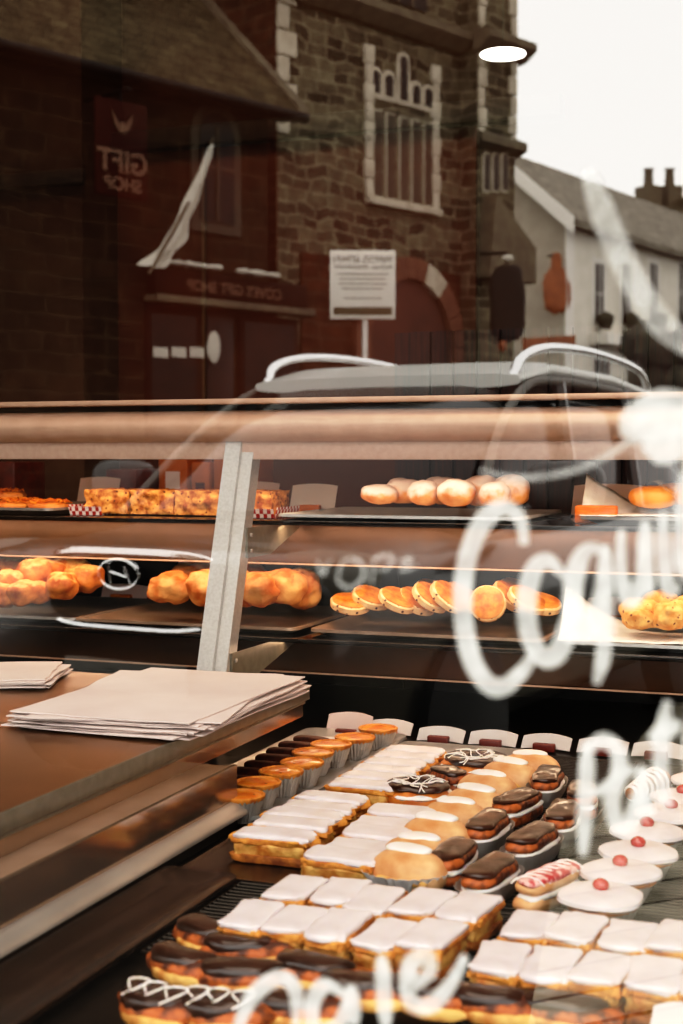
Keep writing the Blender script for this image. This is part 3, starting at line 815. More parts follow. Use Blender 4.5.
# ------------------------------------------------------------------ price cards
def price_card(label, loc, w=.075, h=.038, m='card', wood='oak', bw=.035, bh=.018, lean=-.25, rotz=0, curve=.006, fold=False):
    t = thing('price_card', label, 'price card', loc, rotz, 'price cards')
    b = B(); n = 8; fr = []; bk = []
    for i in range(n + 1):
        u = i / n - .5
        yb = curve * math.cos(u * PI)
        for (lst, dy) in ((fr, 0), (bk, .0008)):
            lst.append([b.verts.new((u * w + .004 * (k == 1), yb + dy - math.sin(lean) * h * k, .002 + h * math.cos(lean) * k - (.004 * (2 * u) ** 2 if k else 0))) for k in (0, 1)])
    for L_2 in (fr, bk):
        for i in range(n): b.faces.new((L_2[i][0], L_2[i + 1][0], L_2[i + 1][1], L_2[i][1]))
    for i in range(n): b.faces.new((fr[i][1], fr[i + 1][1], bk[i + 1][1], bk[i][1]))
    obj('card', b, M[m], t)
    b = B(); box(b, -bw / 2, bw / 2, -.014, .0, 0, bh, .002); obj('holder', b, M[wood], t)
for (px, py, m, wd, lb) in [(345, 738, 'card', 'red_wood', 'tan price card with dark holder behind the far tarts'),
                            (388, 736, 'card_white', 'oak', 'white price card right behind the farthest custard tart'),
                            (436, 746, 'card_white', 'red_wood', 'white price card on a dark red block behind the iced slices'),
                            (487, 751, 'card_white', 'red_wood', 'white price card on a dark red block behind the drizzled ring'),
                            (540, 756, 'card_white', 'red_wood', 'white price card on a dark red block behind the farthest bun'),
                            (599, 758, 'card_white', 'red_wood', 'white price card behind the eclairs, partly under painted letters'),
                            (655, 762, 'card_white', 'red_wood', 'white price card behind the striped horn')]:
    q = atz(px, py, DZ)
    price_card(lb, (q.x, max(q.y, 2.37), DZ + .001), m=m, wood=wd, bw=.038, bh=.014, w=.085, h=.026 if m != 'card' else .04, curve=.012)
q = atz(666, 1022, DZ + .02); price_card('white price card in front of the last iced slices by the window', (q.x + .012, q.y - .03, DZ + .004), w=.05, h=.04, m='card_white', lean=-.5)

# ------------------------------------------------------------------ shelf trays and their bakes
def sx(px, z, y, py=None):
    """x on the shelf under a picture column at depth y"""
    r = ray(px, 560 if z < 1.1 else 505); return r.x / r.y * y
Z1, Z2 = SH[1] + .0005, SH[2] + .0005
Y_ = 2.50
# shelf 1
tray('baking_tray', 'dark tray of cheese topped twists on the upper shelf', sx(-40, 1.18, Y_), sx(76, 1.18, Y_), 2.40, 2.76, Z1, M['tray_dark'])
tray('baking_tray', 'shiny silver tray of sugared doughnuts on the upper shelf', sx(303, 1.18, Y_), sx(528, 1.18, Y_), 2.40, 2.76, Z1, M['tray_silver'], lip=.010, flare=.03)
tray('baking_tray', 'dark tray of bread rolls on white paper on the upper shelf', sx(596, 1.18, Y_), sx(760, 1.18, Y_), 2.40, 2.76, Z1, M['tray_dark'])
# shelf 2
tray('baking_tray', 'dark tray of knobbly fried doughnuts on the lower shelf', sx(-60, .96, Y_), sx(100, .96, Y_), 2.40, 2.76, Z2, M['tray_dark'])
tray('baking_tray', 'bronze tray of craggy golden scones on the lower shelf', sx(104, .96, Y_), sx(312, .96, Y_), 2.40, 2.76, Z2, M['tray_bronze'])
tray('baking_tray', 'dark rimmed tray of flat fruit scones on the lower shelf', sx(334, .96, Y_), sx(552, .96, Y_), 2.40, 2.76, Z2, M['tray_bronze'])
tray('baking_tray', 'tray of rock cakes on white paper on the lower shelf', sx(578, .96, Y_), sx(760, .96, Y_), 2.40, 2.76, Z2, M['tray_silver'])

def blob(name, label, cat, px, py, z0, y, r, m, group, amp=.2, freq=40, seed=0, rotz=0, e1=.85, e2=.85, rot=None, nu=36, nv=22, extra=None):
    """bake whose middle is seen at picture point (px, py) at depth y; rests on z0"""
    q = aty(px, py, y)
    b = B(); sup(b, (0, 0, r[2]), r, e1, e2, amp=amp, freq=freq, seed=seed, nu=nu, nv=nv)
    o = obj(name, b, m, loc=(q.x, y, max(z0, q.z - r[2]) if z0 > 1.1 else max(z0, min(q.z - r[2], 1.10 - 2.45 * r[2]))), rot=rot or (0, 0, rotz))
    return tag(o, label, cat, group)

# cheese twists
k = 0
for (px, py, y, a) in ((8, 494, 2.5, .2), (28, 493, 2.53, -.1), (50, 494, 2.48, .15), (5, 486, 2.58, .4)):
    q = aty(px, py, y)
    t = thing('cheese_twist', ['cheese topped twist at the near corner of its tray', 'cheese topped twist in the middle of its tray', 'cheese topped twist next to the tray rim by the granola slices', 'cheese twist heaped at the back of its tray'][k], 'pastry', (q.x, y, Z1 + .004 + (.018 if k == 3 else 0)), a, 'cheese twists')
    b = B(); sup(b, (0, 0, .010), (.045, .022, .010), .8, .7, amp=.2, freq=50, seed=k, nu=30); obj('dough', b, M['choux'], t)
    b = B(); random.seed(k + 50)
    for s in range(38):
        x, yy, a2 = random.uniform(-.038, .038), random.uniform(-.018, .018), random.uniform(0, PI)
        z = .018 + random.uniform(0, .007); l = random.uniform(.006, .012)
        tube(b, [(x - l * math.cos(a2), yy - l * math.sin(a2), z - .002), (x, yy, z + .002), (x + l * math.cos(a2), yy + l * math.sin(a2), z - .001)], .0013, 5)
    obj('toasted_cheese', b, M['cheese'], t); k += 1

# granola slices
def gran(seed, w):
    b = B(); box(b, -w / 2, w / 2, -.05, .05, 0, .047)
    bmesh.ops.subdivide_edges(b, edges=b.edges[:], cuts=14, use_grid_fill=True)
    for v in b.verts:
        n = noise.noise(v.co * 60 + Vector((seed * 5, 0, 0))) + .6 * noise.noise(v.co * 150 + Vector((seed, 3, 1)))
        d = v.co.copy(); d.z -= .023
        if v.co.z > .001: v.co += d.normalized() * n * .006
    return b
gw = sx(166, 1.18, 2.5) - sx(100, 1.18, 2.5)
xs = [sx(118, 1.18, 2.5), sx(163, 1.18, 2.5), sx(208, 1.18, 2.5), sx(256, 1.18, 2.5)]
for k, x in enumerate(xs):
    o = obj('granola_slice', gran(k, .096), M['granola'], loc=(x, 2.50 + .006 * (k % 2), Z1 + .003), rot=(0, 0, random.uniform(-.08, .08)))
    tag(o, 'crumbly granola slice on the upper shelf, %s along from the cheese twists' % ordw[k], 'slice', 'granola slices on the upper shelf')
for k, (xa, xb) in enumerate(((xs[0] - .075, xs[0] - .005), (xs[3] - .01, xs[3] + .062))):
    b = B(); box(b, xa - (xa + xb) / 2, xb - (xa + xb) / 2, -.056, .056, 0, .002)
    prism(b, [(-.056, 0), (-.058, .0), (-.062, .017), (-.060, .017)], 'x', xa - (xa + xb) / 2, xb - (xa + xb) / 2)
    s_ = -1 if k == 0 else 1; xe = (xa if k == 0 else xb) - (xa + xb) / 2
    prism(b, [(xe, 0), (xe + s_ * .002, 0), (xe + s_ * .008, .02), (xe + s_ * .006, .02)], 'y', -.056, .056)
    tag(obj('gingham_paper', b, M['gingham'], loc=((xa + xb) / 2, 2.50, Z1 + .0002), smooth=False), ['red checked paper liner under the granola slice by the cheese twists', 'red checked paper liner under the granola slice behind the steel post'][k], 'paper liner', 'gingham liners')

# price cards on shelf 1
def shelf_card(px0, px1, py0, py1, z, y, lb, m='card', lean=-.2, bw=.035, bh=.016, wood='oak', **kk):
    xa, xb = aty(px0, py1, y).x, aty(px1, py1, y).x; h = aty(px0, py0, y).z - z
    price_card(lb, ((xa + xb) / 2, y, z), w=xb - xa, h=h, m=m, lean=lean, bw=bw, bh=bh, wood=wood, **kk)
shelf_card(76, 116, 477, 490, Z1 + .0, 2.80, 'pink price card propped behind the first granola slice')
shelf_card(235, 276, 482, 500, Z1, 2.82, 'price card behind the last granola slice and the steel post')
shelf_card(289, 334, 484, 500, Z1, 2.72, 'white price card with orange wooden holder beside the silver tray', m='card_white', bw=.045)
shelf_card(571, 640, 484, 503, Z1, 2.74, 'wide pink price card behind the orange wooden block', bw=.03)
q = aty(596, 508, 2.45)
b = B(); box(b, -.036, .036, -.02, .02, 0, .031, .003)
tag(obj('wooden_block', b, M['oak'], loc=(q.x, 2.455, Z1), rot=(0, 0, .1)), 'small glossy orange wooden block on the upper shelf by the paper lined tray', 'block')
shelf_card(100, 146, 584, 603, Z2, 2.80, 'tan price card with orange holder between doughnuts and scones', bw=.05, bh=.02)
shelf_card(348, 392, 590, 602, Z2, 2.82, 'pale price card standing behind the flat fruit scones')
shelf_card(585, 645, 597, 616, Z2, 2.80, 'pale pink price card behind the rock cakes')

# sugared doughnuts
sg = [(380, 494, 2.49, .036, .022), (404, 491, 2.54, .036, .029), (424, 493, 2.48, .030, .027), (441, 490, 2.56, .036, .031), (456, 493, 2.47, .034, .030), (482, 490, 2.55, .040, .034), (495, 494, 2.47, .028, .026), (511, 490, 2.52, .034, .033)]
for k, (px, py, y, r, h) in enumerate(sg):
    blob('sugared_doughnut', 'sugar dusted doughnut on the silver tray, %s from the steel post' % ordw[k], 'doughnut', px, py, Z1 + .002, y, (r, r * .95, h * .85), M['sugared'], 'sugared doughnuts', amp=.12, freq=35, seed=k)
# rolls on paper
for k, (px, py, y) in enumerate(((653, 497, 2.50), (700, 497, 2.50), (676, 494, 2.57))):
    blob('bread_roll', ['smooth orange bread roll on white paper at the upper shelf end', 'bread roll cut off by the picture edge on the upper shelf', 'bread roll behind the other two on the upper shelf'][k], 'bread roll', px, py, Z1 + .004, y, (.043, .032, .020), M['roll'], 'bread rolls', amp=.03, freq=20, seed=k)
def doily(label, loc, w, l, lift, rotz, seed):
    b = B(); n = 12; g = []
    for j in range(n + 1):
        row = []
        for i in range(n + 1):
            u, v_ = i / n - .5, j / n - .5
            z = .001 + max(0, .8 * v_ - u - .22) ** 1.4 * lift * 1.6 + .003 * noise.noise(Vector((u * 6, v_ * 6, seed))) + .002
            row.append(b.verts.new((u * w, v_ * l, z)))
        g.append(row)
    for j in range(n):
        for i in range(n): b.faces.new((g[j][i], g[j][i + 1], g[j + 1][i + 1], g[j + 1][i]))
    o = obj('paper_doily', b, M['paper_white'], loc=loc, rot=(0, 0, rotz))
    md = o.modifiers.new('thick', 'SOLIDIFY'); md.thickness = .0006
    return tag(o, label, 'paper', 'white paper doilies')
doily('white paper doily curling up beside the bread roll', (sx(640, 1.18, 2.5), 2.50, Z1 + .012), .20, .16, .075, .1, 1)
doily('crumpled white doily curling up beside the rock cakes', (sx(625, .96, 2.48), 2.48, Z2 + .012), .22, .16, .085, .1, 2)
# clear film over roll
b = B(); pts = [aty(630, 490, 2.46), aty(645, 484, 2.46), aty(655, 482, 2.46), aty(668, 492, 2.46), aty(680, 500, 2.46)]
q0 = pts[0].copy()
n_ = catmull(pts, 5); vs = [(b.verts.new(p - q0), b.verts.new(p - q0 + Vector((0, .08, .002)))) for p in n_]
for i in range(len(vs) - 1): b.faces.new((vs[i][0], vs[i + 1][0], vs[i + 1][1], vs[i][1]))
tag(obj('clear_bag', b, M['film'], loc=q0), 'thin clear plastic bag folded over the bread roll', 'bag')

# fried doughnuts on shelf 2
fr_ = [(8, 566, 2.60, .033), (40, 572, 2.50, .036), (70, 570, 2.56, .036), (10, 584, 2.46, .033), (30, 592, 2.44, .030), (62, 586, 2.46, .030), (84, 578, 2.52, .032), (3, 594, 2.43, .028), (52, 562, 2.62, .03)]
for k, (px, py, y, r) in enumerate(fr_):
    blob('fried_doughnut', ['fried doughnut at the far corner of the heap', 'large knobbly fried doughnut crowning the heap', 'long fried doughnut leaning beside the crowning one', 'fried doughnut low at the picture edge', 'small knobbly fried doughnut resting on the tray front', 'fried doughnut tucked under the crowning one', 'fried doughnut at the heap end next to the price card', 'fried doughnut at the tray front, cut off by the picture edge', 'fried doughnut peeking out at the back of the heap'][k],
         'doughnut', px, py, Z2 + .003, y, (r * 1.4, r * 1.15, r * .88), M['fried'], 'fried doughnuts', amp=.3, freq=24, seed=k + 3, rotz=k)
# golden scones
gs = [(170, 588, 2.49, .040, .026), (196, 572, 2.60, .04, .03), (208, 588, 2.47, .036, .028), (238, 588, 2.52, .034, .030), (262, 590, 2.46, .036, .026), (285, 585, 2.50, .038, .030), (300, 582, 2.56, .036, .034), (246, 572, 2.62, .036, .03)]
for k, (px, py, y, r, h) in enumerate(gs):
    blob('golden_scone', ['craggy golden scone on its own at the price card end', 'golden scone behind, at the back of the bronze tray', 'golden scone half behind the steel post', 'golden scone just past the steel post', 'golden scone lying low at the tray front', 'big golden scone in front of the tray end', 'tall golden scone at the far tray end', 'scone at the tray back behind the post'][k],
         'scone', px, py, Z2 + .003, y, (r * 1.14, r * 1.05, h * 1.2), M['scone'], 'craggy golden scones', amp=.3, freq=26, seed=k + 30, rotz=k * .8)
# flat fruit scones
def fscone(seed):
    t = thing('fruit_scone', 'x', 'scone')
    b = B(); lathe(b, [(.0, 0), (.033, .0), (.038, .003), (.0385, .013), (.035, .016), (.0, .016)], 36, wob=.05, seed=seed); obj('crumb', b, M['scone_side'], t)
    b = B(); lathe(b, [(.0, .0155), (.0355, .0155), (.035, .0175), (.029, .0195), (.0, .020)], 36, wob=.05, seed=seed); obj('glazed_top', b, M['scone_top'], t)
    b = B(); lathe(b, [(.0, .001), (.031, .001), (.031, -.0015), (.027, -.003), (.0, -.003)], 36, wob=.05, seed=seed); obj('baked_underside', b, M['scone_top'], t)
    return t
fs = [fscone(1), fscone(2), fscone(3)]
fl = [(350, 607, 2.50, -.25), (370, 601, 2.52, -.5), (396, 603, 2.49, -.6), (415, 604, 2.52, -.7), (428, 600, 2.50, -.85), (445, 599, 2.50, -.95), (460, 600, 2.54, -.9), (432, 595, 2.60, -.6), (488, 604, 2.47, -1.35), (508, 599, 2.54, -.9), (525, 603, 2.49, -.7), (540, 607, 2.52, -.3), (517, 594, 2.6, -.6)]
for k, (px, py, y, tl) in enumerate(fl):
    q = aty(px, py, y)
    rot = (.35, -tl * -1 * -1, .2) if k != 8 else (1.25, 0, .15)
    rot = (.25, -tl * .75, .1) if k != 8 else (1.15, 0, .15)
    sc_k = (.88, .88, .9) if k == 8 else (1, 1, 1)
    put(fs[k % 3], (q.x, y, max(q.z - .002, Z2 + .013)), 0, 'flat fruit scone with brown top, %s along its tray from the steel post' % ordw[k], 'flat fruit scones', rot=rot, scale=sc_k)
# rock cakes
rk = [(640, 613, 2.48, .036, .026), (672, 615, 2.46, .034, .024), (660, 606, 2.56, .036, .028), (695, 612, 2.5, .036, .03), (640, 618, 2.44, .022, .016)]
for k, (px, py, y, r, h) in enumerate(rk):
    blob('rock_cake', ['raisin rock cake heaped beside the curled doily', 'raisin rock cake next along from the doily end', 'rock cake raised behind the first two', 'rock cake cut off by the picture edge', 'small rock cake at the tray front'][k], 'cake', px, py, Z2 + .006, y, (r, r * .9, h), M['rock'], 'rock cakes', amp=.24, freq=45, seed=k + 60, rotz=k)

# warm lit cartons on a rear bench behind the case
b = B(); box(b, -2.9, -1.25, 3.3, 3.75, 1.02, 1.06, .003); box(b, -2.85, -2.8, 3.35, 3.7, 0, 1.02); box(b, -1.35, -1.3, 3.35, 3.7, 0, 1.02)
tag(obj('rear_bench', b, M['near_black']), 'dark bench behind the display case carrying cartons', 'bench')
M['carton'] = mat('carton', c(190, 96, 40), c(160, 74, 30), 5, .7)
for k, (px0, px1, h) in enumerate(((172, 200, .26), (204, 222, .22), (226, 262, .27), (120, 150, .2), (-20, 30, .22))):
    xa, xb = aty(px0, 470, 3.5).x, aty(px1, 470, 3.5).x
    t = thing('cardboard_carton', 'warm brown carton on the rear bench, %s seen through the upper shelf gap' % ordw[k], 'carton', ((xa + xb) / 2, 3.5, 1.0605), 0, 'cartons on the rear bench')
    w = (xb - xa) / 2
    b = B(); box(b, -w, w, -.08, .08, 0, h, .003); obj('carton_body', b, M['carton'] if k < 3 else M['red_wood'], t)
    b = B(); box(b, -w * .5, w * .5, -.0815, -.0795, h * .3, h * .75); obj('carton_panel', b, M['card'] if k == 0 else M['red_wood'], t)

# ------------------------------------------------------------------ lettering painted on the window
def ribbon(bm, pts2, wpx, y, z_off=0):
    """brush stroke on the pane through picture points"""
    P3 = [aty(p[0], p[1], y) for p in pts2]
    P3 = catmull(P3, 7); prev = None; n = len(P3)
    for i, p in enumerate(P3):
        a = P3[max(i - 1, 0)]; d = P3[min(i + 1, n - 1)] - a
        nrm = Vector((-d.z, 0, d.x)).normalized()
        taper = min(1, .45 + 2.2 * min(i, n - 1 - i) / n)
        w = wpx / F * .8 * .5 * taper
        cur = (bm.verts.new(p + nrm * w), bm.verts.new(p - nrm * w))
        if prev: bm.faces.new((prev[0], cur[0], cur[1], prev[1]))
        prev = cur
def letters(name, label, strokes, wpx, m='paint', y=GLASS_Y - .004):
    k = 0; root = None
    t = None
    o0 = aty(strokes[0][0][0], strokes[0][0][1], y)
    t = thing(name, label, 'lettering', o0)
    for st in strokes:
        b = B(); ribbon(b, st, wpx * (.74 if (wpx > 18 and k > 2) else 1), y)
        for v in b.verts: v.co -= o0; v.co.y -= k * .0002
        obj('brush_stroke', b, M[m], t, smooth=False); k += 1
    return t
letters('painted_lettering', 'large white handwritten word beginning Coqu painted on the shop window', [
    [(524, 545), (520, 518), (500, 508), (478, 530), (465, 570), (463, 615), (472, 660), (488, 684), (505, 686), (525, 668), (535, 650)],
    [(562, 574), (548, 560), (534, 570), (527, 600), (530, 635), (543, 657), (558, 652), (570, 620), (572, 590), (563, 570)],
    [(600, 548), (585, 552), (575, 575), (573, 610), (582, 632), (594, 622), (602, 590), (605, 545)],
    [(606, 545), (606, 590), (604, 650), (596, 684)],
    [(622, 530), (621, 570), (628, 600), (639, 590), (644, 560), (645, 522)],
    [(646, 520), (646, 560), (650, 594)],
    [(664, 512), (664, 550), (669, 588), (680, 585)],
    [(690, 455), (684, 500), (682, 560), (690, 582)],
    [(715, 455), (708, 510), (706, 560), (716, 575)]], 19)
letters('painted_lettering', 'second line of white handwriting on the window, starting with a tall P', [
    [(588, 742), (586, 790), (583, 856)],
    [(584, 752), (602, 740), (618, 752), (616, 780), (590, 795)],
    [(636, 770), (622, 775), (612, 800), (618, 826), (632, 820), (640, 790), (642, 768)],
    [(643, 766), (644, 800), (652, 815)],
    [(668, 700), (662, 740), (662, 790), (672, 806)],
    [(650, 740), (680, 722)],
    [(700, 695), (692, 740), (694, 790)]], 15)
letters('painted_lettering', 'lowest white handwriting on the window, rising along the pastries, ending in e', [
    [(232, 1045), (250, 1000), (278, 978), (295, 990), (296, 1030)],
    [(345, 995), (325, 985), (312, 1005), (316, 1032), (338, 1026), (350, 990)],
    [(351, 985), (354, 1025)],
    [(382, 955), (384, 990), (386, 1028)],
    [(408, 990), (430, 972), (426, 955), (410, 966), (410, 1000), (430, 1005), (450, 985), (466, 955)]], 17)
letters('painted_flourish', 'broad faint white brush flourish sweeping down the upper window', [
    [(588, 170), (602, 210), (630, 275), (668, 330), (720, 365)]], 24, 'smear')
letters('painted_flourish', 'thin faint white brush line curling across the case top on the window', [
    [(480, 470), (520, 478), (575, 470), (620, 448), (660, 415)]], 6, 'smear')
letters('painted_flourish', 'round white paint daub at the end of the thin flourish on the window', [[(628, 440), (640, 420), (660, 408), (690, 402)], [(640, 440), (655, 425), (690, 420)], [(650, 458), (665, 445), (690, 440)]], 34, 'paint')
letters('painted_flourish', 'faint white scribbled loops on the window in front of the fruit scones', [
    [(318, 560), (322, 575), (330, 560)], [(338, 572), (346, 560), (360, 562), (364, 576), (350, 588), (338, 580), (342, 566)],
    [(372, 585), (375, 560), (392, 556), (388, 568), (374, 570)], [(398, 562), (412, 558), (402, 570), (418, 566)]], 4, 'smear')

# ------------------------------------------------------------------ the street behind the photographer (seen mirrored in the pane)
def real(xc, zc):
    """ground point that the pane shows at sideways xc, distance zc"""
    v = Vector((xc * math.cos(YAW) - zc * math.sin(YAW), xc * math.sin(YAW) + zc * math.cos(YAW)))
    return Vector((v.x, 2 * GLASS_Y - v.y, 0))
def real_dir(dx, dz):
    a = real(0, 0); d = real(dx, dz) - a; return d.normalized()
class Facade:
    def __init__(s, O, d):
        s.O = O; s.d = d
        u = real_dir(*d); X = -u; Z = Vector((0, 0, 1)); Y = Z.cross(X)
        s.loc = real(*O); s.rotz = math.atan2(X.y, X.x)
    def u(s, px, out=0.0):
        k = (px - 341.5) / F; ox, oz = s.O[0] + out * s.d[1], s.O[1] - out * s.d[0]
        return (k * oz - ox) / (s.d[0] - k * s.d[1])
    def x(s, px, out=0.0): return -s.u(px, out)
    def z(s, px, py, out=0.0):
        D = s.O[1] - out * s.d[0] + s.u(px, out) * s.d[1]; return EYE + (455 - py) / F * D
    def thing(s, name, label, cat, group=None):
        return thing(name, label, cat, s.loc, s.rotz, group)
def text(body, size, m, parent, loc, name='lettering', ext=.004, align='CENTER', bold=0.0):
    cu = bpy.data.curves.new(name, 'FONT'); cu.body = body; cu.size = size; cu.extrude = ext; cu.align_x = align; cu.offset = bold
    tmp = bpy.data.objects.new('tmp', cu); COL.objects.link(tmp); bpy.context.view_layer.update()
    me = bpy.data.meshes.new_from_object(tmp.evaluated_get(bpy.context.evaluated_depsgraph_get()))
    bpy.data.objects.remove(tmp); bpy.data.curves.remove(cu)
    me.materials.clear(); me.materials.append(m)
    o = bpy.data.objects.new(name, me); COL.objects.link(o); o.parent = parent; o.location = loc; o.rotation_euler = (PI / 2, 0, 0)
    return o
def arch_poly(cx, w, z0, z1, n=10, pointed=False):
    """upright outline with a round head"""
    r = w / 2; pts = [(cx - r, z0), (cx + r, z0)]
    for k in range(n + 1):
        a = PI * k / n; pts.append((cx + r * math.cos(a), z1 - r + r * math.sin(a) * (1.25 if pointed else 1)))
    return pts

b = B(); box(b, -90, 90, -90, GLASS_Y - .12, -.1, 0); struct('road', b, M['asphalt'])
b = B()
P_ = [real(*q) for q in ((.40, 3.0), (.75, 4.7), (1.7, 7.2), (9, 15), (11, 3), (3, .8))]
prism(b, [(p.x, p.y) for p in P_], 'z', 0.0, .03); struct('pavement', b, M['paving'])

# gift shop (long low building with slate roof)
A = Facade((-.44, 17.0), (.695, .72))
g = A.thing('gift_shop_building', 'low dark stone gift shop with slate roof, mirrored in the window', 'building')
ez = A.z(305, 112, .38) - .02
xv = A.x(309, .38)
xl_ = 9.5
b = B(); box(b, xv + .3, xl_, 0, 4.4, 0, ez); obj('wall', b, M['shopwall'], g)
b = B(); prism(b, [(-.35, ez - .12), (-.35, ez), (4.2, ez + 4.3), (4.2, ez + 4.1), (-.1, ez - .12)], 'x', xv + .15, xl_ + .3); rf = obj('roof', b, M['slate'], g)
b = B(); prism(b, [(-.38, ez - .14), (-.38, ez + .03), (4.2, ez + 4.4), (4.2, ez + 4.1)], 'x', xv, xv + .15); obj('roof_verge', b, M['dressed_dark'], g)
b = B(); tube(b, [(xv + .05, -.40, ez - .10), (xl_, -.40, ez - .10)], .06, 8); obj('gutter', b, M['sign_black'], g)
def window(par, x, w, z0, z1, frame, pane, arched=False, bars=1, depth=0.0, sur=.12, name='window'):
    b = B()
    if arched: prism(b, arch_poly(x, w + 2 * sur, z0 - sur, z1 + sur), 'y', -.03 + depth, .02 + depth)
    else: box(b, x - w / 2 - sur, x + w / 2 + sur, -.03 + depth, .02 + depth, z0 - sur, z1 + sur)
    f = obj(name, b, frame, par, smooth=False)
    b = B()
    if arched: prism(b, arch_poly(x, w, z0, z1), 'y', -.045 + depth, -.031 + depth)
    else: box(b, x - w / 2, x + w / 2, -.045 + depth, -.031 + depth, z0, z1)
    obj('pane', b, pane, f, smooth=False)
    if bars:
        b = B()
        for k in range(1, bars + 1):
            xx_ = x - w / 2 + w * k / (bars + 1); box(b, xx_ - .02, xx_ + .02, -.06 + depth, -.046 + depth, z0, z1 - (w * .3 if arched else 0))
        box(b, x - w / 2, x + w / 2, -.06 + depth, -.046 + depth, (z0 + z1) / 2 - .02, (z0 + z1) / 2 + .02)
        obj('glazing_bar', b, frame, f, smooth=False)
    return f
window(g, A.x(216), .5, A.z(216, 225), A.z(216, 118), M['dim_stone'], M['glass_dark'], arched=True)
fz0, fz1 = A.z(222, 303), A.z(222, 279)
b = B(); box(b, A.x(299), A.x(147), -.16, -.001, fz0, fz1, .02); fa = obj('shop_fascia', b, M['fascia'], g)
text("COVE'S GIFT SHOP", (fz1 - fz0) * .62, M['gift_text'], fa, ((A.x(299) + A.x(147)) / 2, -.165, fz0 + .07), bold=.004)
b = B(); box(b, A.x(302), A.x(144), -.24, -.001, fz0 - .09, fz0 - .01, .01); obj('fascia_moulding', b, M['dressed_dark'], g)
for k, px in enumerate((153, 166, 178, 190, 205, 232, 246, 262)):
    b = B(); sup(b, (A.x(px), -.2, fz1 + .07), (.1 if k % 3 else .15, .06, .035), amp=.3, freq=9, seed=k); obj('fascia_spotlight', b, M['curtain'], g)
b = B(); box(b, A.x(296), A.x(238), -.04, -.001, .5, fz0 - .12, .01); f = obj('shop_window', b, M['fascia'], g)
b = B(); box(b, A.x(292), A.x(242), -.05, -.041, .6, fz0 - .2); obj('pane', b, M['glass_dark'], f)
b = B(); box(b, A.x(232), A.x(205), -.04, -.001, 0, fz0 - .12, .01); f = obj('shop_door', b, M['glass_dark'], g)
b = B(); sup(b, (A.x(210), -.07, A.z(210, 348)), (.1, .03, .18), amp=.1, freq=9); obj('white_notice', b, M['curtain'], f)
b = B(); box(b, A.x(198), A.x(145), -.04, -.001, .5, fz0 - .12, .01); f = obj('shop_window', b, M['fascia'], g)
b = B(); box(b, A.x(194), A.x(149), -.05, -.041, .6, fz0 - .2); pn = obj('pane', b, M['glass_dark'], f)
for px in (158, 176, 194):
    b = B(); box(b, A.x(px) - .1, A.x(px) + .1, -.065, -.052, A.z(px, 358), A.z(px, 348)); obj('white_notice', b, M['curtain'], f)
# projecting gift shop sign
gs_ = A.thing('hanging_shop_sign', 'dark red hanging sign with a pale bird emblem reading GIFT SHOP', 'sign')
sxm = (A.x(97, .6) + A.x(148, .6)) / 2; sw = abs(A.x(97, .6) - A.x(148, .6)) / 2
z0, z1 = A.z(122, 200, .6), A.z(122, 105, .6)
b = B(); box(b, sxm - sw, sxm + sw, -.62, -.58, z0, z1, .01); sb = obj('board', b, M['gift_red'], gs_)
zt = lambda f: z0 + (z1 - z0) * f
text('GIFT', sw * .95, M['gift_text'], sb, (sxm, -.63, zt(.26)), bold=.01)
text('SHOP', sw * .58, M['gift_text'], sb, (sxm, -.63, zt(.07)), bold=.006)
b = B()
for s in (-1, 1):
    prism(b, [(sxm, zt(.70)), (sxm + s * sw * .42, zt(.88)), (sxm + s * sw * .30, zt(.74)), (sxm + s * sw * .1, zt(.66))], 'y', -.635, -.622)
sup(b, (sxm, -.63, zt(.72)), (sw * .1, .01, sw * .2))
obj('bird_emblem', b, M['gift_text'], sb)
b = B(); tube(b, [(sxm, 0, z1 + .1), (sxm, -.75, z1 + .1)], .025); tube(b, [(sxm, -.6, z1 + .1), (sxm, -.6, z1)], .015); obj('bracket', b, M['sign_black'], gs_)
# furled white flag on slanted pole
fl_ = A.thing('furled_flag', 'furled white flag hanging slantwise from the gift shop wall', 'flag')
pt = [(213, 148, .05), (208, 165, .10), (196, 195, .15), (185, 220, .22), (178, 240, .2), (165, 255, .34), (152, 268, .28)]
b = B(); P3 = [Vector((A.x(p[0], .5), -.5, A.z(p[0], p[1], .5))) for p in pt]
P3 = catmull(P3, 4); n = len(P3); prev = None
for i, p in enumerate(P3):
    w = .015 + .15 * (i / n) ** .8 + .035 * math.sin(i * .9) * (i / n)
    cur = [b.verts.new(p + Vector((dx * w, dy, 0))) for dx, dy in ((-1, 0), (-.4, .05), (.2, -.05), (1, .02))]
    if prev:
        for q in range(3): b.faces.new((prev[q], cur[q], cur[q + 1], prev[q + 1]))
    prev = cur
obj('cloth', b, M['curtain'], fl_)
b = B(); tube(b, [(A.x(214), -.02, A.z(214, 140)), (A.x(190, .52), -.52, A.z(190, 205, .52)), (A.x(150, .55), -.55, A.z(150, 275, .55))], .018); obj('pole', b, M['dressed_dark'], fl_)

# stone tower building
T = Facade((-.797, 17.6), (.695, .72))
tw = T.thing('stone_tower_building', 'tall rubble stone building with arched windows and red stone doorway, mirrored in the window', 'building')
xr = T.x(480); TH = 12
b = B(); box(b, xr, 0, 0, 6.9, 0, TH); obj('wall', b, M['stone'], tw)
b = B(); box(b, 0.001, .03, .0, 7, 0, TH); obj('red_wall', b, M['redstone'], tw)
b = B()
zz = ez; k = 0
while zz < TH - .3:
    w = .30 if k % 2 else .17
    box(b, -w, .02, -.05, .01, zz, zz + .30, .01); zz += .32; k += 1
obj('quoin', b, M['dressed'], tw)
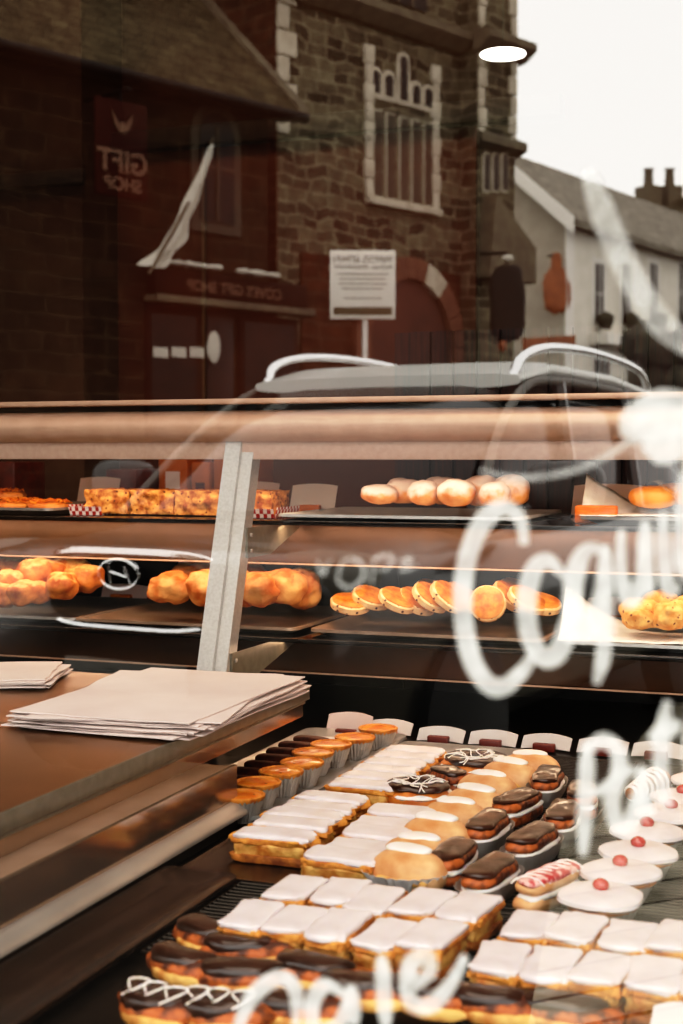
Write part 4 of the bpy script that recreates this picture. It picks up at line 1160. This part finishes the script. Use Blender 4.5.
# turret at the corner
D_ = .35
xa, xb = T.x(513, D_), T.x(477, D_)
b = B(); box(b, xa, xb, -D_, 5, 0, TH); tr = obj('corner_turret', b, M['stone'], tw)
for (side) in (0, 1):
    b = B(); zz = T.z(480, 158); k = 0
    while zz < TH - .3:
        w = .16 if k % 2 else .10
        if side: box(b, xb - w, xb + .015, -D_ - .04, -D_ + .01, zz, zz + .26, .01)
        else: box(b, xa - .015, xa + w, -D_ - .04, -D_ + .01, zz, zz + .26, .01)
        zz += .28; k += 1
    obj('quoin', b, M['dressed'], tw)
zc = T.z(440, 45)
b = B(); prism(b, [(-.30, zc + .1), (-.30, zc), (-.1, zc - .14), (.02, zc - .16), (.02, zc + .18), (-.18, zc + .16)], 'x', xb, 3.6)
obj('cornice', b, M['dressed_dark'], tw, smooth=False)
b = B(); prism(b, [(-D_ - .28, zc + .1), (-D_ - .28, zc), (-D_ - .1, zc - .14), (-D_ + .02, zc - .16), (-D_ + .02, zc + .18)], 'x', xa - .15, xb + .1)
obj('cornice', b, M['dressed_dark'], tw, smooth=False)
zs = T.z(495, 155)
b = B(); prism(b, [(-D_ - .16, zs + .05), (-D_ - .16, zs - .06), (-D_ + .02, zs - .14), (-D_ + .02, zs + .14)], 'x', xa - .1, xb + .1); obj('string_course', b, M['dressed_dark'], tw, smooth=False)
zm = (T.z(420, 285))
# five-light window
wx = [T.x(374), T.x(387), T.x(401.5), T.x(414), T.x(426)]
for k, x in enumerate(wx):
    tall = 1 if k == 2 else 0
    zt1 = T.z(401, 62) if tall else T.z([374, 387, 401, 414, 426][k], [76, 80, 62, 90, 94][k])
    window(tw, x, .135, T.z(401, 112) + .1, zt1, M['dressed'], M['glass_dark'], arched=True, bars=0, sur=.06, name='arched_light')
for k, x in enumerate([T.x(376), T.x(389), T.x(402), T.x(414), T.x(426)]):
    window(tw, x, .14, T.z(401, 203), T.z(401, 122), M['dressed'], M['dim_stone'], bars=0, sur=.022, name='tall_light')
for px in (367, 433):
    b = B(); zz = T.z(401, 206); k = 0; x = T.x(px)
    while zz < T.z(401, 75):
        w = .09 if k % 2 else .06; box(b, x - w, x + w, -.06, .01, zz, zz + .24, .008); zz += .25; k += 1
    obj('window_surround', b, M['dressed'], tw)
b = B(); box(b, T.x(436), T.x(364), -.12, .01, T.z(401, 213), T.z(401, 206), .01); obj('window_sill', b, M['dressed'], tw)
window(tw, T.x(402), .9, T.z(402, -60), T.z(402, 12), M['dressed_dark'], M['glass_dark'], bars=2, sur=.1, name='upper_window')
for px in (484, 493, 502):
    window(tw, T.x(px, D_), .09, T.z(px, 200), T.z(px, 166), M['dressed'], M['glass_dark'], arched=True, bars=0, sur=.03, depth=-D_, name='slit_window')
b = B(); prism(b, [(xb + .05, T.z(480, 285)), (xa - .2, T.z(480, 285)), (xa - .2, T.z(480, 250)), (xb - .1, T.z(480, 205))], 'y', -D_ - .25, -D_); obj('buttress', b, M['dressed_dark'], tw)
# red stone arch and lower wall
b = B(); box(b, T.x(470), T.x(300), -.04, .0, 0, T.z(400, 268)); obj('lower_wall', b, M['redstone'], tw)
ax = T.x(405); aR = abs(T.x(405) - T.x(455)); az = T.z(405, 345)
for k in range(15):
    a0 = PI * k / 15; a1 = PI * (k + .92) / 15; b = B()
    pts = [(ax + math.cos(a) * R_, az + math.sin(a) * R_ * 1.05) for (a, R_) in ((a0, aR * .78), (a1, aR * .78), (a1, aR * 1.04), (a0, aR * 1.04))]
    prism(b, pts, 'y', -.14, -.02); obj('arch_stone', b, M['arch_red'] if k not in (9, 10) else M['dressed'], tw, smooth=False)
b = B(); pts = [(ax - aR * .78, 0), (ax + aR * .78, 0)] + [(ax + math.cos(PI * k / 14) * aR * .78, az + math.sin(PI * k / 14) * aR * .82) for k in range(15)]
prism(b, pts, 'y', -.06, -.045); dr = obj('arched_door', b, M['door_brown'], tw)
for s in (-1, 1):
    b = B(); box(b, ax + s * aR * .9 - .14, ax + s * aR * .9 + .14, -.14, -.02, 0, az); obj('door_pier', b, M['arch_red'], tw)
window(tw, T.x(466), .16, T.z(466, 372), T.z(466, 298), M['dressed'], M['glass_dark'], arched=True, bars=0, sur=.05, name='slit_window', depth=-.04)

# black hanging sign by the turret
Hs = Facade((2.28, 18.9), (.92, .39))
h = thing('hanging_sign', 'black oval hanging sign with a small lamp beside the stone turret', 'sign', Hs.loc, Hs.rotz)
zz0, zz1 = Hs.z(506, 345), Hs.z(506, 268)
b = B(); sup(b, (Hs.x(506), 0, (zz0 + zz1) / 2), (.27, .06, (zz1 - zz0) / 2), .6, .8, amp=.16, freq=5); obj('board', b, M['sign_black'], h)
b = B(); tube(b, [(Hs.x(506), 0, zz1), (Hs.x(506), 0, zz1 + .18), (Hs.x(490), .3, zz1 + .2)], .025); obj('bracket', b, M['sign_black'], h)
b = B(); sup(b, (Hs.x(503), -.1, zz1 + .1), (.09, .05, .045)); obj('lamp', b, M['curtain'], h)
b = B(); sup(b, (Hs.x(500), -.05, Hs.z(500, 347)), (.06, .05, .08)); obj('red_light', b, M['sign_orange'], h)

# white house
C_ = (6.38, 40.0)
Hf = Facade(C_, (.588, .809))
hw = Hf.thing('white_house', 'white rendered house with pale slate roof and tall windows beyond the tower', 'house')
Lh, HW, ezh, rz_ = 16.0, 2.16, Hf.z(577, 222), 10.1
b = B(); box(b, -Lh, 0, 0, HW * 2, 0, ezh); obj('wall', b, M['render_w'], hw)
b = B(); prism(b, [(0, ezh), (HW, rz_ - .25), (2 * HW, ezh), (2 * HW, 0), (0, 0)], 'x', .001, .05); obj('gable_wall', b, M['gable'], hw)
b = B(); prism(b, [(-.45, ezh - .35), (-.45, ezh - .15), (HW, rz_ + .1), (2 * HW + .4, ezh - .15), (2 * HW + .4, ezh - .35), (HW, rz_ - .12)], 'x', -Lh - .3, .55); obj('roof', b, M['slate_pale'], hw, smooth=False)
b = B(); prism(b, [(-.5, ezh - .6), (-.5, ezh - .12), (HW, rz_ + .13), (HW, rz_ - .3)], 'x', .55, .62); obj('bargeboard', b, M['white_paint'], hw, smooth=False)
b = B(); box(b, -.35, .1, -.06, .0, 0, ezh - .3); obj('corner_pilaster', b, M['white_paint'], hw)
for px in (597, 624, 651, 680, 706):
    window(hw, Hf.x(px), .55, Hf.z(px, 325), Hf.z(px, 265), M['white_paint'], M['glass_dark'], arched=False, bars=1, sur=.16)
    b = B(); sup(b, (Hf.x(px), -.25, Hf.z(px, 322)), (.38, .2, .26), amp=.3, freq=6, seed=px); obj('flower_box', b, M['tree'], hw)
b = B(); box(b, Hf.x(700), Hf.x(588), -.6, 0, Hf.z(640, 352), Hf.z(640, 342)); obj('shop_canopy', b, M['white_paint'], hw)
for px in (600, 632, 668):
    window(hw, Hf.x(px), 1.0, .6, Hf.z(px, 360), M['white_paint'], M['glass_dark'], bars=2, sur=.12, name='shop_window')
# gable lower shopfront, orange
Gf = Facade(C_, (-.809, .588))
gp = thing('orange_hanging_sign', 'orange brown bottle shaped sign hanging on the pale gable', 'sign', Gf.loc, math.atan2(real_dir(.809, -.588).y * -1, real_dir(.809, -.588).x * -1))
def gpt(px, py, out=.3):
    k = (px - 341.5) / F; u = (k * C_[1] - C_[0]) / (-.809 - k * .588)
    p = real(C_[0] - .809 * u - .588 * out, C_[1] + .588 * u - .809 * out); D = C_[1] + .588 * u - .809 * out
    p.z = EYE + (455 - py) / F * D; return p
q0 = gpt(560, 290); gp.location = (q0.x, q0.y, 0); gp.rotation_euler = (0, 0, Hf.rotz + .6)
b = B(); sup(b, (0, 0, gpt(560, 293).z), (.44, .08, .66), .8, .8, amp=.2, freq=4); sup(b, (0, 0, gpt(560, 267).z), (.16, .06, .36), .6, .7); obj('board', b, M['sign_orange'], gp)
b = B(); tube(b, [(0, 0, gpt(560, 262).z), (0, 0, gpt(560, 256).z), (0, .6, gpt(560, 255).z)], .04); obj('bracket', b, M['sign_black'], gp)
oa, ob = gpt(523, 352, .1), gpt(574, 336, .1)
b = B()
d_ = (ob - oa); d_.z = 0; nrm = Vector((d_.y, -d_.x, 0)).normalized() * .15
vs = [b.verts.new((p.x + s.x, p.y + s.y, z)) for s in (Vector(), nrm) for (p, z) in ((oa, oa.z), (ob, oa.z), (ob, ob.z), (oa, ob.z))]
for f in ((0, 1, 2, 3), (7, 6, 5, 4), (0, 4, 5, 1), (1, 5, 6, 2), (2, 6, 7, 3), (3, 7, 4, 0)): b.faces.new([vs[i] for i in f])
tag(obj('shop_fascia_board', b, M['sign_orange']), 'long brown orange shop fascia across the pale gable', 'sign')
# chimneyed stone house at the far end
Ch = Facade((15.9, 66.0), (.9, .43))
chb = Ch.thing('chimneyed_house', 'dark stone house end with two chimneys beyond the white house', 'house')
cz = Ch.z(665, 195)
b = B(); box(b, -12, .6, 0, 6, 0, cz - .6); obj('wall', b, M['stone'], chb)
b = B(); prism(b, [(.7, cz - .7), (-.6, cz), (-12, cz), (-12, cz - .7)], 'y', .5, 5); obj('roof', b, M['slate'], chb)
for px in (666, 687):
    b = B(); x = Ch.x(px); box(b, x - .42, x + .42, 1, 2, cz - 1, Ch.z(px, 184)); chm = obj('chimney', b, M['dressed_dark'], chb)
    b = B(); lathe(b, [(.25, Ch.z(px, 184)), (.2, Ch.z(px, 168)), (.28, Ch.z(px, 166))], 12, c=(x, 1.5, 0)); obj('chimney_pot', b, M['dressed_dark'], chm)
# small street tree
q = real(8.6, 36); t = thing('street_tree', 'small dark leafed tree in front of the white house', 'tree', q)
b = B()
random.seed(5)
for k in range(9):
    sup(b, (random.uniform(-.9, .9), random.uniform(-.9, .9), 3.4 + random.uniform(-.5, .9)), (.6, .6, .5), amp=.4, freq=3, seed=k, nu=18, nv=12)
obj('foliage', b, M['tree'], t); b = B(); tube(b, [(0, 0, 0), (.05, 0, 1.5), (0, 0, 3.2)], [.12, .09, .06]); obj('trunk', b, M['dressed_dark'], t)

# white notice board
N = Facade((.18, 12.0), (.999, .04))
nb = N.thing('notice_board', 'white notice board on a pole with printed lines and an olive band', 'sign')
x0, x1 = N.x(395), N.x(330); z0, z1 = N.z(362, 320), N.z(362, 252)
b = B(); box(b, x0, x1, -.02, .02, z0, z1, .006); bd = obj('board', b, M['board_white'], nb)
b = B(); box(b, x0 + .03, x1 - .03, -.024, -.0205, z0 + .035, z0 + .1); obj('olive_band', b, M['olive'], bd)
H_ = z1 - z0; mx_ = (x0 + x1) / 2
b = B(); random.seed(21)
for (zf, hh, spans) in ((.17, .085, ((-.44, -.02), (.06, .44))), (.27, .05, ((-.44, -.14), (-.08, .42)))):
    for (ua, ub) in spans:
        u_ = ua * (x1 - x0)
        while u_ < ub * (x1 - x0):
            lw = H_ * hh * random.uniform(.35, .7); zt_ = z1 - H_ * zf
            box(b, mx_ + u_, mx_ + u_ + lw * .3, -.0235, -.0205, zt_, zt_ + H_ * hh)
            zb_ = zt_ + H_ * hh * random.choice((0, .4, .8)); box(b, mx_ + u_, mx_ + u_ + lw * .8, -.0236, -.0205, zb_, zb_ + H_ * hh * .2)
            u_ += lw * 1.15
obj('blurred_heading', b, M['text_dark'], bd)
b = B()
for k in range(6):
    if k == 4: continue
    zz = z1 - H_ * (.36 + .07 * k); w = (.22, .20, .21, .18, 0, .16)[k]
    box(b, mx_ - w, mx_ + w, -.0235, -.0205, zz, zz + H_ * .022)
obj('small_print', b, M['text_pale'], bd)
b = B(); tube(b, [(mx_ - .02, .045, 0), (mx_ - .02, .045, z1 - .1)], .025); obj('pole', b, M['lamp_rim'], nb)

# parked car
def car(label, O, fwd, group=None):
    f = real_dir(*fwd); t = thing('parked_car', label, 'car', real(*O), math.atan2(f.y, f.x))
    # local: +x forward, z up; stations along x
    def loft(rings, caps=True):
        b = B(); R = [[b.verts.new(p) for p in r] for r in rings]
        n = len(R[0])
        for a in range(len(R) - 1):
            for i in range(n):
                j = (i + 1) % n; b.faces.new((R[a][i], R[a][j], R[a + 1][j], R[a + 1][i]))
        if caps: b.faces.new(list(reversed(R[0]))); b.faces.new(R[-1])
        return b
    def sec(x, w, z0, z1, e=.35, n=28):
        zc_, h_ = (z0 + z1) / 2, (z1 - z0) / 2
        return [Vector((x, w * sp(math.cos(2 * PI * i / n), e), zc_ + h_ * sp(math.sin(2 * PI * i / n), e))) for i in range(n)]
    st = [(-2.15, .70, .45, .95), (-2.1, .82, .3, 1.05), (-1.9, .89, .25, 1.10), (-1.2, .92, .24, 1.08), (0, .92, .24, 1.05), (.8, .92, .24, 1.04), (1.2, .91, .24, 1.03), (1.6, .88, .26, .99), (1.95, .84, .28, 1.0), (2.08, .78, .32, .98), (2.13, .66, .38, .95)]
    ob_ = obj('body', loft([sec(*s) for s in st]), M['car_body'], t)
    gh = [(-1.98, .66, .9, 1.10), (-1.75, .70, .9, 1.42), (-1.45, .69, .9, 1.58), (-.8, .68, .9, 1.635), (0, .68, .9, 1.645), (.35, .67, .9, 1.60), (.75, .70, .9, 1.38), (1.15, .74, .9, 1.08)]
    def gsec(x, w, z0, z1, n=24):
        out = []
        for i in range(n):
            a = 2 * PI * i / n; yy = w * sp(math.cos(a), .4); zz = (z0 + z1) / 2 + (z1 - z0) / 2 * sp(math.sin(a), .35)
            yy *= 1 + .16 * (z1 - zz) / max(z1 - z0, .01)
            out.append(Vector((x, yy, zz)))
        return out
    obj('cabin_glass', loft([gsec(*s) for s in gh]), M['car_glass'], t)
    rs = [(-1.72, .60, 1.42, 1.48), (-1.45, .68, 1.58, 1.65), (-.8, .69, 1.62, 1.71), (0, .69, 1.63, 1.72), (.33, .67, 1.585, 1.65)]
    obj('roof', loft([sec(x, w, a, b_, .5) for (x, w, a, b_) in rs]), M['car_roof'], t)
    for s in (-1, 1):
        b = B(); tube(b, catmull([(.30, s * .62, 1.62), (.22, s * .63, 1.72), (-.1, s * .635, 1.78), (-.7, s * .635, 1.79), (-1.35, s * .63, 1.74), (-1.55, s * .62, 1.62)], 6), .022, 8); obj('roof_rail', b, M['chrome'], t)
        b = B(); tube(b, catmull([(1.12, s * .83, 1.05), (.72, s * .735, 1.38), (.33, s * .69, 1.585), (0, s * .705, 1.625), (-.8, s * .705, 1.61), (-1.45, s * .70, 1.55), (-1.8, s * .74, 1.35)], 6), .02, 8); obj('window_frame', b, M['alu_dark'], t)
        for x in (.0, -.85):
            b = B(); tube(b, [(x, s * .80, 1.04), (x - .03, s * .70, 1.62)], .03, 6); obj('pillar', b, M['car_body'], t)
        b = B(); sup(b, (.82, s * 1.06, 1.18), (.09, .15, .10), .6, .6); mr = obj('wing_mirror', b, M['mirror_white'], t)
        b = B(); tube(b, [(.86, s * .86, 1.06), (.83, s * 1.0, 1.12)], .03); obj('mirror_arm', b, M['car_body'], mr)
        b = B(); sup(b, (1.93, s * .66, .90), (.16, .17, .09), .6, .6); obj('headlight', b, M['alu_dark'], t)
        b = B(); sup(b, (-2.08, s * .68, .95), (.06, .12, .16), .6, .6); obj('tail_light', b, M['gift_red'], t)
        for x in (1.35, -1.35):
            b = B(); lathe(b, [(.0, -.10), (.28, -.10), (.34, -.07), (.34, .07), (.28, .10), (.0, .10)], 32)
            for v in b.verts: v.co = Vector((v.co.x + x, v.co.z + s * .84, v.co.y + .34))
            wh = obj('wheel', b, M['rubber'], t)
            b = B(); lathe(b, [(.0, -.115), (.2, -.112), (.22, -.10), (.22, .10), (.2, .112), (.0, .115)], 24, flute=.05, nf=5)
            for v in b.verts: v.co = Vector((v.co.x + x, v.co.z + s * .84, v.co.y + .34))
            obj('hubcap', b, M['rubber'], wh)
    # grille with chrome frame and oval badge
    b = B(); sup(b, (2.09, 0, .84), (.06, .36, .12), .5, .5); gr = obj('grille', b, M['sign_black'], t)
    fr_pts = [(2.14 - .06 * abs(math.cos(a)) ** 2, .38 * sp(math.cos(a), .45), .845 + .13 * sp(math.sin(a), .5)) for a in [2 * PI * k / 40 for k in range(40)]]
    b = B(); tube(b, fr_pts, .014, 7, closed=True); obj('grille_frame', b, M['chrome'], gr)
    b = B(); tube(b, [(2.165, .085 * math.cos(a), .90 + .05 * math.sin(a)) for a in [2 * PI * k / 28 for k in range(28)]], .008, 6, closed=True)
    for s in (-1, 1): tube(b, [(2.165, s * .04 - .008, .87), (2.17, s * .034 + .008, .93)], .008, 6)
    tube(b, [(2.168, -.035, .892), (2.168, .035, .908)], .008, 6); obj('oval_badge', b, M['chrome'], gr)
    b = B(); box(b, 2.13, 2.15, -.26, .26, .5, .61, .008); obj('number_plate', b, M['alu_dark'], t)
    b = B(); tube(b, catmull([(1.1, -.80, 1.04), (1.2, -.3, 1.07), (1.2, .3, 1.07), (1.1, .80, 1.04)], 5), .012, 6); obj('wiper_cowl', b, M['rubber'], t)
    return t
car('dark parked car with silver roof rails reflected across the display case', (.34, 6.55), (-.5, -.866))

# ------------------------------------------------------------------ lights, world, camera
def area(name, loc, size, size_y, energy, col, rot=(0, 0, 0)):
    l = bpy.data.lights.new(name, 'AREA'); l.shape = 'RECTANGLE'; l.size = size; l.size_y = size_y; l.energy = energy; l.color = col
    o = bpy.data.objects.new(name, l); COL.objects.link(o); o.location = loc; o.rotation_euler = rot; return o
WARM = (1.0, .67, .43)
area('strip_light', (-.7, 2.40, 1.287), 3.4, .04, 4.6, WARM, (math.radians(12), 0, 0))
area('strip_light', (-.7, 2.42, SH[1] - .012), 3.4, .03, 7.5, WARM, (math.radians(12), 0, 0))
area('strip_light', (-.7, 2.42, SH[2] - .012), 3.4, .03, 4.5, WARM, (math.radians(-25), 0, 0))
area('overhead_fill', (-.6, 1.7, 3.2), 1.6, .8, 20, (1, .78, .62))  # unseen fill added overhead to brighten the pastries on the deck
area('window_end_fill', (-.5, 1.15, 2.7), .5, .3, 5, (1, .86, .76), (math.radians(0), 0, 0))  # unseen fill added above the window end of the deck, no fitting there
area('back_wall_fill', (-1.8, 3.9, 3.2), 2.5, .3, 12, (1, .55, .34), (math.radians(25), 0, 0))  # weak warm fill added to lift the back wall, not a shop lamp

area('low_wall_fill', (-1.9, 3.9, 1.2), 2.6, .2, 5, (1, .5, .25), (math.radians(115), 0, 0))  # added warm fill for the orange glow low on the wall; bench has no lamp
w = bpy.data.worlds.new('overcast_sky'); scn.world = w; w.use_nodes = True
nt = w.node_tree; bg = nt.nodes['Background']
tc = nt.nodes.new('ShaderNodeTexCoord'); sz_ = nt.nodes.new('ShaderNodeSeparateXYZ'); nt.links.new(tc.outputs['Generated'], sz_.inputs[0])
rp = nt.nodes.new('ShaderNodeValToRGB'); rp.color_ramp.elements[0].position = 0; rp.color_ramp.elements[1].position = .35
rp.color_ramp.elements[0].color = (.93, .90, .85, 1); rp.color_ramp.elements[1].color = (.90, .88, .84, 1)
nt.links.new(sz_.outputs['Z'], rp.inputs['Fac']); nt.links.new(rp.outputs['Color'], bg.inputs['Color'])
bg.inputs['Strength'].default_value = 4.6

cam_d = bpy.data.cameras.new('camera'); cam = bpy.data.objects.new('camera', cam_d); COL.objects.link(cam)
cam.location = (0, 0, EYE)
cam.rotation_euler = (PI / 2 - PITCH, 0, YAW)
cam_d.sensor_fit = 'VERTICAL'; cam_d.sensor_height = 36; cam_d.lens = 36 * F / 1024
cam_d.clip_start = .05; cam_d.clip_end = 400
cam_d.dof.use_dof = True; cam_d.dof.focus_distance = 2.25; cam_d.dof.aperture_fstop = 6.0
scn.camera = cam
for o in [o for o in bpy.data.objects if '_placed' in o.keys()]: del o['_placed']

scn.view_settings.view_transform = 'Standard'
scn.view_settings.look = 'None'
scn.view_settings.exposure = 0.0
vs_ = scn.view_settings; vs_.use_curve_mapping = True
cm = vs_.curve_mapping; cv = cm.curves[3]
cv.points.new(.02, .0075); cv.points.new(.09, .068); cv.points.new(.3, .31); cv.points.new(.6, .68)
cm.update()
cy = scn.cycles
cy.use_denoising = True
cy.max_bounces = 8; cy.diffuse_bounces = 3; cy.glossy_bounces = 4; cy.transparent_max_bounces = 12; cy.transmission_bounces = 4
cy.caustics_reflective = False; cy.caustics_refractive = False
cy.sample_clamp_indirect = 4.0
